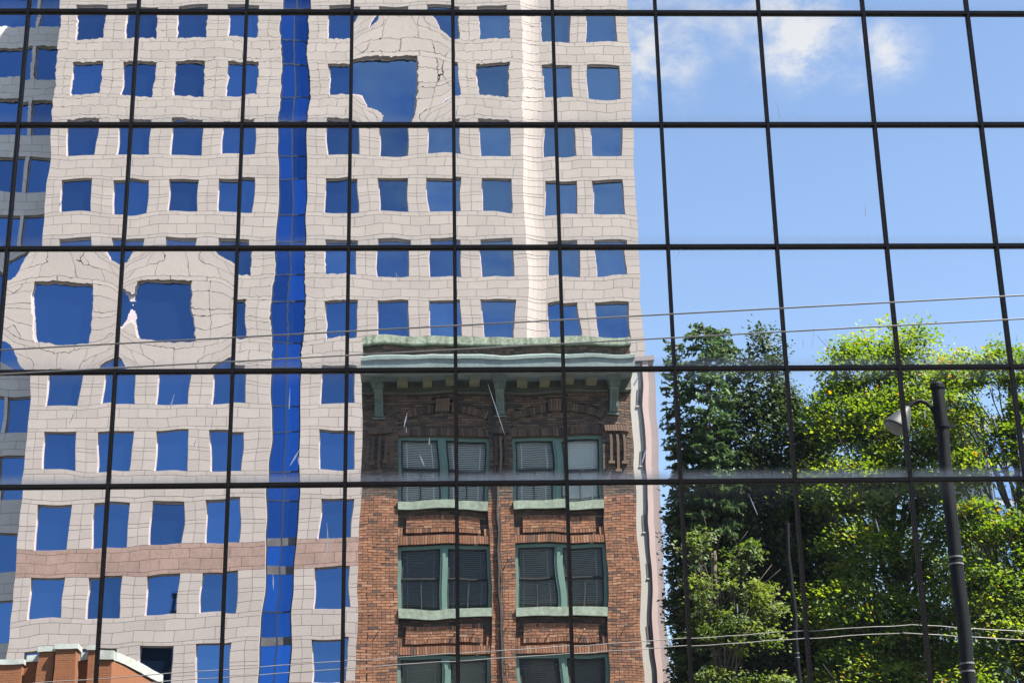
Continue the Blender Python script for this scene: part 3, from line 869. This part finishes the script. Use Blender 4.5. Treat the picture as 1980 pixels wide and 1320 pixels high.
# coping and cornice
t = MB()
x = BX0-.02
while x < BX1:
    x2 = min(x+1.42, BX1+.02)
    dz = random.uniform(-.012, .012)
    t.prism_x([(BYF-.5, 21.16), (BYF+.12, 21.16), (BYF+.13, 21.20), (BYF+.12, 21.43+dz), (BYF-.5, 21.46+dz)], x+.003, x2-.003); x = x2
t.build('coping', M['copper'], bb)
CY = BYF+1.15
t = MB()
prof = [(BYF-.01, 19.98), (CY-.10, 19.98), (CY-.08, 19.88), (CY-.02, 19.88), (CY, 19.95), (CY, 20.28), (CY+.05, 20.32), (CY+.05, 20.42), (CY-.02, 20.47), (BYF-.01, 20.62)]
x = BX0-.01
while x < BX1-.2:
    x2 = x+2.15 if x+2.6 < BX1 else BX1+.01
    t.prism_x([(y_, z_+random.uniform(-.008, .008)) for y_, z_ in prof], x+.001, x2-.001); x = x2
cor = t.build('cornice', M['cornice_paint'], bb)
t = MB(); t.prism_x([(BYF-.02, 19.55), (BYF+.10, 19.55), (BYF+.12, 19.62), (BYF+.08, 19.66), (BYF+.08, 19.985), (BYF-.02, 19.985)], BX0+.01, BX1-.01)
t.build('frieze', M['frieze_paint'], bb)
BRX = [-2.02, 1.80, 5.45]
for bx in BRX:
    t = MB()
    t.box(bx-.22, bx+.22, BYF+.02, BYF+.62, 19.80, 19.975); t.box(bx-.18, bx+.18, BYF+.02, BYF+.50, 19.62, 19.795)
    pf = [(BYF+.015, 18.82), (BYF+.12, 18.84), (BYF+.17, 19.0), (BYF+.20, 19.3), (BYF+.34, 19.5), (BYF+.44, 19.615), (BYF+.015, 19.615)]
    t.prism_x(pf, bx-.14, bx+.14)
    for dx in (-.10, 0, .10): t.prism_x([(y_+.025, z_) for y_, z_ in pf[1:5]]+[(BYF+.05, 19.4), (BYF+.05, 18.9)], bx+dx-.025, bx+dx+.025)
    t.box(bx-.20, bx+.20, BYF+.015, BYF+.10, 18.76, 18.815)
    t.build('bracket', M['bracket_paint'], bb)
for i in range(2):
    for k in range(4):
        x = BRX[i]+(BRX[i+1]-BRX[i])*(k+1)/5
        t = MB(); t.box(x-.16, x+.16, BYF+.085, BYF+.52, 19.76, 19.975); t.build('modillion', M['ochre'], bb)
# brick ornaments on the piers
for px_ in (-2.0, 1.81, 5.5):
    s = .75 if px_ == 1.81 else 1
    t = MB()
    n = 9; hw = .40*s
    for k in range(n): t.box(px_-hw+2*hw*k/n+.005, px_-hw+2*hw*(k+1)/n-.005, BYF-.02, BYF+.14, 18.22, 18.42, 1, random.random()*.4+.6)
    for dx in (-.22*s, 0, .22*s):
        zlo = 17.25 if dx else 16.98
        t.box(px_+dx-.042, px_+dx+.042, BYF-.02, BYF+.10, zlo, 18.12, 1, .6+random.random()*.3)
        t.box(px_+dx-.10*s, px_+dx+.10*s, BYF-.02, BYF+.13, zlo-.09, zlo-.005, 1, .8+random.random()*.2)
    t.build('brick_ornament', [M['brick'], M['sooty_shaded']], bb)
# sills, window frames, sashes, blinds
def blind_mesh(w, h, drop):
    t = MB()
    n = int(h*drop/.058)
    for k in range(n):
        z = h-.03-k*.058
        dz = random.uniform(-.002, .002)
        t.hexa([(-w/2, -.012, z-.016+dz), (w/2, -.012, z-.016), (w/2, .014, z+.008), (-w/2, .014, z+.008+dz), (-w/2, -.014, z-.014+dz), (w/2, -.014, z-.014), (w/2, .012, z+.011), (-w/2, .012, z+.011+dz)])
    t.box(-w/2, w/2, -.015, .015, h-.03, h)
    for x in (-w*.36, w*.34): t.box(x-.012, x+.012, .013, .016, h*(1-drop), h)
    return t
SLATM = {(0, 0): 'slat', (0, 1): 'slat', (1, 0): 'slat_dark', (1, 1): 'slat_tan', (2, 0): 'slat_tan', (2, 1): 'slat_dark'}
DROP = {(0, 0): 1.0, (0, 1): 1.0, (1, 0): 1.0, (1, 1): 1.0, (2, 0): .9, (2, 1): .9}
for s in range(3):
    for oi_, (a, c) in enumerate(OPN):
        t = MB()
        yb_, yf_ = BYF-.30, BYF+.06
        t.prism_x([(yb_, SILLB[s]+.05), (BYF-.01, SILLB[s]), (yf_, SILLB[s]), (yf_+.01, SILLB[s]+.27), (yb_, SILLT[s])], a+.004, c-.004)
        t.build('sill', M['verdigris'], bb)
        fz0, fz1 = SILLT[s]-.02, HEAD[s]
        yw = BYF-.20
        f = MB()
        mc = (a+c)/2+.02
        f.box(a, a+.10, yw-.10, yw+.02, fz0, fz1); f.box(c-.10, c, yw-.10, yw+.02, fz0, fz1)
        f.box(a+.10, c-.10, yw-.10, yw+.02, fz1-.10, fz1)
        f.box(mc-.12, mc+.12, yw-.10, yw+.04, fz0, fz1-.10); f.box(mc-.05, mc+.05, yw+.04, yw+.075, fz0, fz1-.10)
        win = f.build('window', M['teal'], bb)
        for wi, (xa, xb) in enumerate(((a+.10, mc-.12), (mc+.12, c-.10))):
            q = MB(); zm = (fz0+fz1-.10)/2+.02; e = .05
            for (za, zc_, yy) in ((zm, fz1-.10, yw-.05), (fz0, zm, yw-.085)):
                q.box(xa, xb, yy-.03, yy, za, za+e); q.box(xa, xb, yy-.03, yy, zc_-e, zc_); q.box(xa, xa+e, yy-.03, yy, za+e, zc_-e); q.box(xb-e, xb, yy-.03, yy, za+e, zc_-e)
            q.box((xa+xb)/2-.02, (xa+xb)/2+.02, yw-.112, yw-.088, fz0+e, zm-e)
            q.build('sash', M['sash'], win)
            g = MB(); g.box(xa+e, xb-e, yw-.068, yw-.062, zm+e, fz1-.10-e); g.box(xa+e, xb-e, yw-.103, yw-.097, fz0+e, zm-e)
            g.build('pane', M['clear'], win)
            w_, h_ = xb-xa-.06, fz1-.12-fz0
            bm_ = blind_mesh(w_, h_, DROP[(s, oi_)] if not (s == 0 and oi_ == 1 and wi == 1) else 1.0)
            if s == 0 and oi_ == 1 and wi == 1 or s == 2:
                bm_.box(-w_/2, w_/2, -.03, -.022, h_*.1 if s == 0 else h_*.35, h_)      # a drawn shade behind the blind
            bo = bm_.build('blind', M[SLATM[(s, oi_)]], win, loc=((xa+xb)/2, yw-.19, fz0))
            tag(bo, kind='stuff')
# cables on the middle pier, porcelain knobs
t = MB()
cp_ = []
z = 19.4
while z > 8:
    cp_.append((1.62+.05*math.sin(z*1.3)+.02*math.sin(z*5.1)+(19.4-z)*.012, BYF+.05, z)); z -= .35
t.tube(cp_, .042, 6); t.tube([(x+.09+.03*math.sin(zz*2), y, zz) for x, y, zz in cp_[10:]], .018, 6)
t.build('cable', M['cable'], bb)
for (x, z) in [(.35, 11.95), (.93, 11.95), (-.35, 11.95), (-1.95, 12.1), (3.3, 11.95), (4.3, 12.0), (5.55, 12.1), (1.98, 14.2), (1.98, 12.25), (1.98, 10.9), (3.9, 10.5)]:
    deep = BYF-.05 if a < x < c or OPN[0][0] < x < OPN[0][1] else BYF
    t = MB(); t.tube([(x, deep-.02, z), (x, deep+.10, z)], .012, 6); t.tube([(x, deep+.07, z), (x, deep+.12, z)], .020, 8, 1)
    t.build('insulator', [M['cable'], M['porcelain']], bb)

# ------------------------------------------------------------------ orange brick building, lower left
ob = thing('orange_building', 'low orange brick building with pale metal coping and stepped piers', 'building')
OY = 2*L-60
def slab(mb, pts, z0, z1):      # plan polygon given counter-clockwise from above
    n = len(pts); b = len(mb.v)
    for z in (z0, z1):
        for x, y in pts: mb.v.append((x, y, z)); mb.t.append(0)
    for k in range(n):
        k2 = (k+1) % n; mb.f.append((b+k, b+k2, b+n+k2, b+n+k)); mb.m.append(0)
    mb.f.append(tuple(b+k for k in range(n))[::-1]); mb.f.append(tuple(b+n+k for k in range(n))); mb.m += [0, 0]
t = MB(); slab(t, [(-30, OY-.02), (-30, OY-11), (-11.5, OY-11), (-10.24, OY-5.2), (-11.16, OY-.02)], 0, 12.75); t.build('wall', M['orange_joint'], ob)
t = MB()
def brick_sheet(mb, x0, x1, z0, z1, y):
    z = z0; i = 0
    while z < z1-.01:
        h = min(.075, z1-z); x = x0-(.12 if i % 2 else 0)
        while x < x1-.005:
            a, c = max(x, x0), min(x+.24, x1)
            if c-a > .02: mb.box(a+.004, c-.004, y-.02, y+random.uniform(-.003, .003), z+.004, z+h-.004, 0, random.random())
            x += .24
        z += h; i += 1
brick_sheet(t, -16.2, -11.16, 10.8, 12.72, OY)
tag(t.build('front_brickwork', M['orange'], ob), kind='stuff')
t = MB(); t.box(-30, -16.2, OY-.02, OY, 0, 12.72); t.box(-16.2, -11.16, OY-.02, OY-.001, 0, 10.8); slab(t, [(-11.16, OY-.001), (-11.155, OY-.021), (-10.235, OY-5.2), (-10.195, OY-5.2), (-11.115, OY-.001)], 0, 12.72)
t.build('render', M['orange'], ob)
for (x0, x1, d, z) in ((-14.9, -14.05, .35, 12.62), (-13.50, -12.95, .45, 12.98), (-12.88, -12.18, .62, 13.02), (-11.85, -11.62, .3, 13.02), (-17.5, -16.8, .35, 12.6)):
    t = MB(); t.box(x0, x1, OY+.001, OY+d, 0, z, 0)
    brick_sheet(t, x0, x1, 11, z, OY+d+.012)
    pr_ = t.build('pier', M['orange'], ob)
    t = MB(); t.box(x0-.05, x1+.05, OY-.1, OY+d+.07, z, z+.17); t.build('pier_cap', M['white_coping'], pr_)
t = MB()
t.box(-30, -14.95, OY-.3, OY+.07, 12.73, 12.9); t.box(-14.0, -13.56, OY-.3, OY+.07, 12.75, 12.98); t.box(-12.12, -11.91, OY-.3, OY+.07, 12.75, 13.0); t.box(-11.56, -11.20, OY-.3, OY+.07, 12.75, 13.05)
slab(t, [(-11.36, OY-.301), (-10.45, OY-5.28), (-10.12, OY-5.28), (-11.03, OY-.301)], 12.75, 13.05)
t.box(-11.198, -11.06, OY-.3, OY+.07, 12.75, 13.05)
t.build('coping', M['white_coping'], ob)

# ------------------------------------------------------------------ narrow pink building right of the brick house
pk = thing('pink_building', 'narrow pinkish rendered building edge right of the brick building', 'building')
PY = 2*L-70
t = MB(); t.box(6.6, 8.36, PY-9, PY, 0, 26.6, 0); t.build('wall', M['render_beige'], pk)
t = MB(); t.box(8.365, 8.44, PY-9, PY-.07, 0, 26.62, 0); t.box(8.44, 8.68, PY-9, PY+.12, 0, 26.65, 0); t.build('pilaster', M['render_pink'], pk)
t = MB(); t.box(8.682, 9.02, PY-9, PY-.10, 0, 26.4, 0); t.build('side_wall', M['render_mauve'], pk)
t = MB(); t.box(6.5, 8.95, PY-9, PY+.18, 26.66, 26.85, 0); t.build('roof_edge', M['render_mauve'], pk)
for z in (25.3, 22.7, 19.9, 17.9, 15.3, 12.7):
    t = MB(); t.box(8.20, 8.345, PY+.002, PY+.02, z-.55, z+.1); w = t.build('window', M['dark_pane'], pk)
    t = MB(); t.box(8.18, 8.355, PY+.002, PY+.04, z-.61, z-.555); t.build('sill', M['render_beige'], w)

# ------------------------------------------------------------------ far towers
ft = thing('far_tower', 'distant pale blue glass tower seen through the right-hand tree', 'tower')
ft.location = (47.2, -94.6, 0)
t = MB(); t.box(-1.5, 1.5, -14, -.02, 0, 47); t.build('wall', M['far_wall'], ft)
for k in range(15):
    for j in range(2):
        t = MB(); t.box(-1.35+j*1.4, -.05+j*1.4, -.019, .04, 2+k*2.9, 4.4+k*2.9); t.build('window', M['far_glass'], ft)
dt = thing('dark_tower', 'dark building with rooftop frame mirrored in the lowest tower windows', 'tower')
dt.location = (-33, 80, 0)
t = MB(); t.box(-4.6, 4.4, 0, 18, 0, 45.2); t.box(-4.6, -1.2, 0, 12, 45.2, 47.0); t.build('wall', M['dark_tower'], dt)
t = MB()
for x in (-.8, .9, 2.6): t.box(x-.2, x+.2, 1, 1.4, 45.2, 50)
t.box(-1.2, 3.2, .9, 1.5, 49.4, 50); t.box(-1.2, 3.2, .9, 1.5, 47.4, 47.8)
t.build('roof_frame', M['dark_tower'], dt)

# ------------------------------------------------------------------ trees
LEAF = leaf_mat('maple_leaf', [(0, (.018, .046, .007)), (.35, (.060, .118, .012)), (.75, (.130, .198, .021)), (.93, (.195, .245, .030)), (.965, (.36, .21, .02)), (1, (.38, .14, .02))], .52)
LEAFD = leaf_mat('shrub_leaf', [(0, (.016, .036, .009)), (.5, (.055, .095, .014)), (1, (.13, .175, .03))], .45)
NEEDLE = leaf_mat('hemlock_needles', [(0, (.018, .045, .016)), (.6, (.042, .088, .030)), (1, (.085, .14, .05))], .3)
CYP = leaf_mat('cypress_foliage', [(0, (.010, .024, .008)), (.6, (.028, .052, .016)), (1, (.065, .095, .028))], .25)

def cloud(name, C, size, mat, parent, elong=1.0, upb=.5, tints=None, hang=0.0, lean=None):
    """leaf faces: two triangles folded along the midrib, random attitude; C is n x 3 centres"""
    n = len(C)
    nrm = rng.normal(size=(n, 3)); nrm[:, 2] = np.abs(nrm[:, 2])+upb
    if lean is not None: nrm = nrm*.62+lean
    nrm /= np.linalg.norm(nrm, axis=1)[:, None]
    a = rng.normal(size=(n, 3)); a[:, 2] -= hang
    a -= nrm*(a*nrm).sum(1)[:, None]; a /= np.linalg.norm(a, axis=1)[:, None]
    b_ = np.cross(nrm, a)
    s = size*rng.uniform(.6, 1.3, n)[:, None]
    fold = nrm*s*.18
    p0 = C-a*s*.5*elong; p2 = C+a*s*.5*elong
    p1 = C+b_*s*.42+fold+a*s*.05; p3 = C-b_*s*.42+fold+a*s*.05
    V = np.stack([p0, p1, p2, p3], 1).reshape(-1, 3)
    me = bpy.data.meshes.new(name)
    me.vertices.add(4*n); me.vertices.foreach_set('co', V.astype(np.float32).ravel())
    base = np.arange(n)*4
    F = np.stack([base, base+1, base+2, base, base+2, base+3], 1).reshape(-1)
    me.loops.add(6*n); me.loops.foreach_set('vertex_index', F.astype(np.int32))
    me.polygons.add(2*n); me.polygons.foreach_set('loop_start', (np.arange(2*n)*3).astype(np.int32))
    me.materials.append(mat)
    at = me.attributes.new('tint', 'FLOAT', 'POINT')
    if tints is None: tints = rng.uniform(0, 1, n)
    at.data.foreach_set('value', np.repeat(tints, 4).astype(np.float32))
    me.update(calc_edges=True); me.validate()
    o = obj(name, me, parent)
    tag(o, kind='stuff')
    return o
def lobes_clumps(lobes, n, surf=.55):
    vol = np.array([l[3]*l[4]*l[5] for l in lobes])**.72
    ids = rng.choice(len(lobes), n, p=vol/vol.sum())
    d = rng.normal(size=(n, 3)); d /= np.linalg.norm(d, axis=1)[:, None]
    r = rng.uniform(surf**3, 1, n)**(1/3)
    Lb = np.array(lobes)[ids]
    return Lb[:, :3]+d*r[:, None]*Lb[:, 3:6]
def trunk_and_limbs(parent, base, top, r0, ends, nseg=7, wob=.25):
    t = MB()
    pts = []
    for k in range(nseg+1):
        s = k/nseg
        pts.append((base[0]+(top[0]-base[0])*s+wob*math.sin(3*s+base[0])*s, base[1]+(top[1]-base[1])*s+wob*math.cos(4*s)*s, base[2]+(top[2]-base[2])*s))
    t.tube(pts, [r0*(1-.85*k/nseg)+.02 for k in range(nseg+1)], 9)
    t.build('trunk', M['bark'], parent, smooth=True)
    t = MB()
    for e in ends:
        s = min(.92, max(.15, (e[2]-base[2])/(top[2]-base[2])-random.uniform(.12, .3)))
        k = s*nseg; i = int(k); f = k-i
        a = Vector(pts[i]).lerp(Vector(pts[min(i+1, nseg)]), f)
        e = Vector(e)
        mid1 = a.lerp(e, .35)+Vector((random.uniform(-.2, .2), random.uniform(-.2, .2), random.uniform(.0, .35)))
        mid2 = a.lerp(e, .7)+Vector((random.uniform(-.2, .2), random.uniform(-.2, .2), random.uniform(.0, .3)))
        r = r0*(1-.8*s)*.55
        t.tube([a, mid1, mid2, e], [r, r*.7, r*.42, .012], 6)
        for _ in range(2):
            e2 = e+Vector((random.uniform(-.9, .9), random.uniform(-.9, .9), random.uniform(-.2, .9)))
            t.tube([mid2, mid2.lerp(e2, .5)+Vector((0, 0, .1)), e2], [r*.38, r*.22, .008], 5)
    t.build('branches', M['bark'], parent, smooth=True)
def broadleaf(name, label, base, top, r0, lobes, nclump, per, size, mat, spread=(.5, .5, .2), nlimb=40, surf=.5, autumn=.02, cat='tree', xmin=-1e9):
    o = thing(name, label, cat)
    Cc = lobes_clumps(lobes, nclump, surf)
    ends = Cc[rng.choice(nclump, min(nlimb, nclump), replace=False)]
    trunk_and_limbs(o, base, top, r0, [tuple(e) for e in ends])
    k = rng.integers(int(per*.5), int(per*1.5), nclump)
    idx = np.repeat(np.arange(nclump), k)
    sc = rng.uniform(.6, 1.35, nclump)[idx][:, None]
    off = rng.normal(size=(len(idx), 3))*np.array(spread)*sc
    off[:, 2] -= .35*(off[:, 0]**2+off[:, 1]**2)
    P = Cc[idx]+off
    ct = rng.uniform(.32, .88, nclump)[idx]
    tn = np.clip(ct+rng.normal(0, .10, len(idx)), 0, .92)
    yl = rng.uniform(size=len(idx)) < autumn*(.3+2.2*(rng.uniform(size=nclump)[idx] > .7))
    tn[yl] = rng.uniform(.95, 1, yl.sum())
    ln_ = rng.normal(size=(nclump, 3))*.38+np.array(SUN)*.85     # sprays of leaves share an attitude, turned to the light of the street
    keep = P[:, 0] > xmin+rng.exponential(.12, len(P))     # the branches are cut back beside the neighbouring wall
    cloud('crown', P[keep], size, mat, o, 1.15, .35, tn[keep], .4, ln_[idx][keep])
    return o
def conifer(name, label, base, h, rmax, mat, nwhorl, nbr, droop, size, elong, t0=.1, pw=.8, dens=1.0):
    o = thing(name, label, 'tree')
    t = MB(); t.tube([(base[0]+.05*math.sin(k), base[1], base[2]+h*k/8) for k in range(9)], [max(.012, .26*(1-k/8)) for k in range(9)], 8)
    t.build('trunk', M['bark'], o, smooth=True)
    P = []; T = []
    tb = MB()
    for i in range(nwhorl):
        s = t0+(1-t0)*(i+random.random()*.6)/nwhorl
        z = base[2]+h*s
        rr = rmax*(1-s)**pw+(.16 if s < .84 else .34)
        for b_ in range(nbr):
            a = random.uniform(0, 6.283)
            ln = rr*random.uniform(.65, 1.12)
            dv = np.array([math.cos(a), math.sin(a), 0])
            n = max(4, int(ln*34*dens*min(1, .35+ln*.5))) if s < .84 else max(3, int(ln*13))
            q = np.sqrt(rng.uniform(.02, 1, n))
            side = rng.normal(0, .16, n)*ln*(1.1-q)*1.0
            pts = np.array([base[0], base[1], z])+dv*(q*ln)[:, None]
            pts[:, 0] += -dv[1]*side; pts[:, 1] += dv[0]*side
            pts[:, 2] += .22*ln*q-droop*ln*q*q-np.abs(side)*.35+rng.normal(0, .035, n)
            P.append(pts); T.append(np.clip(random.uniform(.15, .7)+.3*q+rng.normal(0, .1, n), 0, 1))
            if b_ % 2 == 0: tb.tube([(base[0], base[1], z), (base[0]+dv[0]*ln*.5, base[1]+dv[1]*ln*.5, z+.11*ln-droop*ln*.25), (base[0]+dv[0]*ln, base[1]+dv[1]*ln, z+.22*ln-droop*ln)], [.035, .02, .006], 5)
    tb.build('branches', M['bark'], o, smooth=True)
    cloud('crown', np.concatenate(P), size, mat, o, elong, .5, np.concatenate(T), .5)
    return o
# hemlocks and cypress, left of the group
conifer('hemlock_tree', 'feathery light green hemlock just right of the pink building', (9.45, -13.8, 0), 24.3, 1.75, NEEDLE, 86, 9, .26, .14, 2.1, .25, .42, 1.3)
conifer('hemlock_tree', 'slim hemlock tip closest to the roof of the pink building', (8.45, -14.2, 0), 23.7, .85, NEEDLE, 76, 7, .25, .13, 2.2, .3, .45, 1.2)
conifer('hemlock_tree', 'slim pale conifer tip between the hemlock and the cypress', (10.3, -14.8, 0), 24.5, 1.5, NEEDLE, 76, 7, .26, .13, 2.2, .35, .6)
o = broadleaf('cypress_tree', 'dark dense cypress with ragged tip behind the slim post', (11.9, -15.0, 0), (11.9, -15.0, 23), .28,
    [(11.75, -14.8, 23.3, .75, .8, 1.25), (11.6, -14.6, 21.6, 1.2, 1.2, 1.7), (12.1, -14.6, 19.6, 1.7, 1.5, 2.4), (11.4, -14.4, 17.4, 1.9, 1.6, 2.6), (12.3, -14.4, 15, 2.1, 1.7, 2.8), (11.6, -14.2, 12, 2.3, 1.8, 3.2), (11.6, -14.2, 8, 2.3, 1.8, 3.2)],
    900, 62, .15, CYP, (.22, .22, .30), 20, .45, 0)
broadleaf('cypress_tree', 'thin brown-green conifer tip against the sky left of the maple', (13.55, -14.8, 0), (13.7, -14.8, 22), .14,
    [(13.72, -14.8, 22.2, .22, .25, 1.0), (13.65, -14.8, 20.4, .42, .4, 1.2), (13.6, -14.8, 18, .7, .6, 1.6)], 60, 34, .13, CYP, (.13, .13, .2), 10, .3, .05)
# dark understorey fills the depth behind
broadleaf('dark_evergreen', 'dark evergreen mass behind hemlock and small maple', (9.6, -17.2, 0), (9.6, -17.2, 16), .3,
    [(9.6, -16.8, 17.2, 1.5, 1.3, 2.6), (10.2, -16.8, 14, 2.2, 1.5, 3.2), (9.0, -16.6, 11, 1.6, 1.5, 3.2), (11.4, -16.8, 10, 2.2, 1.6, 3.2), (9.3, -16.5, 7, 1.8, 1.6, 3), (8.7, -16.7, 15.5, 1.0, 1.2, 2.0), (10.9, -17, 18.6, 1.5, 1.2, 1.6), (12.6, -17, 17.6, 1.5, 1.3, 2.6), (12.8, -16.8, 13, 1.5, 1.3, 3)], 640, 72, .18, CYP, (.33, .35, .3), 20, .5, 0, xmin=7.82)
# small sunlit maple in front
broadleaf('small_maple', 'small sunlit maple in front of the dark conifers beside the pink building', (8.9, -9.9, 0), (8.9, -9.9, 15), .16,
    [(8.3, -9.6, 15.1, .5, .6, .6), (9.6, -9.7, 14.7, .6, .6, .5), (8.9, -9.5, 13.6, 1.15, 1.0, .7), (10.1, -9.6, 13.1, .6, .7, .9), (8.3, -9.4, 12.3, .75, .7, .6), (9.4, -9.3, 12.0, 1.1, .9, .6), (8.6, -9.6, 10.5, 1.0, .9, .6), (10.2, -9.5, 10.0, .8, .9, .9)],
    150, 70, .115, LEAFD, (.20, .22, .10), 50, .5, .01)
# the big maple and its neighbour
broadleaf('maple_tree', 'big maple with bright green leaves and yellow flecks behind the lamp post', (15.2, -12.0, 0), (15.4, -12.0, 22), .3,
    [(15.9, -11.9, 22.6, .95, 1.0, 1.0), (14.6, -11.9, 21.9, 1.1, 1.1, 1.3), (16.5, -11.8, 21.2, 1.1, 1.1, 1.3), (13.9, -11.7, 20.2, 1.1, 1.2, 1.2), (15.3, -11.5, 19.6, 1.9, 1.4, 1.5), (16.9, -11.3, 18.6, 1.1, 1.2, 1.3),
     (13.9, -11.2, 17.7, 1.8, 1.4, 1.1), (15.6, -11.0, 16.8, 1.8, 1.4, 1.2), (14.0, -11.0, 15.2, 1.6, 1.4, 1.1), (16.6, -10.8, 14.8, 1.6, 1.3, 1.3), (13.0, -11.0, 13.2, 1.3, 1.3, 1.2), (14.6, -10.6, 12.8, 1.6, 1.3, 1.2), (16.3, -10.4, 12.2, 1.6, 1.3, 1.2),
     (13.2, -10.8, 10.8, 1.5, 1.3, 1.2), (15.2, -10.2, 10.3, 1.8, 1.3, 1.2), (17.0, -10.2, 9.8, 1.5, 1.3, 1.2)],
    880, 115, .122, LEAF, (.40, .40, .15), 70, .4, .014)
broadleaf('maple_tree', 'tall loose maple at the right edge with dark limbs and gaps of sky', (17.9, -8.9, 0), (18.6, -8.9, 21), .24,
    [(17.3, -8.8, 20.6, .95, .9, .8), (18.9, -8.8, 20.8, 1.2, 1.0, .9), (16.7, -8.6, 19.2, .8, .9, .8), (18.9, -8.6, 19.0, .9, .9, .8), (16.9, -8.6, 17.3, .7, .8, .7), (17.4, -8.2, 15.4, 1.2, 1.0, .8), (19.2, -8.4, 16.2, .9, .9, .6),
     (16.6, -8.2, 13.6, 1.0, 1.0, .9), (18.6, -8.0, 13.6, 1.2, 1.0, 1.0), (17.2, -8.0, 11.6, 1.4, 1.0, 1.0), (18.9, -7.8, 10.8, 1.3, 1.0, 1.1), (16.2, -8.0, 10.0, 1.3, 1.0, 1.0), (20.4, -8.6, 18, 1.3, 1.0, 2.5), (18.2, -8.4, 18.0, .5, .8, .9), (18.7, -8.2, 15.0, .8, .8, .9), (19.4, -8.2, 17.6, .6, .8, .7), (17.6, -8.0, 13.0, 1.2, .9, .9)],
    480, 110, .12, LEAF, (.32, .32, .12), 80, .4, .025)
broadleaf('dark_evergreen', 'shaded evergreen mass deep behind the big maple', (14.6, -16.5, 0), (14.6, -16.5, 17), .3,
    [(13.6, -16.2, 16.5, 1.7, 1.5, 2.6), (15.3, -16.2, 15, 2.2, 1.5, 3.2), (13.6, -16, 12, 2.4, 1.5, 3.2), (16.4, -16, 11, 2.4, 1.5, 3.2), (14.6, -16, 8, 3.2, 1.5, 3)], 380, 70, .20, CYP, (.36, .36, .3), 20, .5, 0)
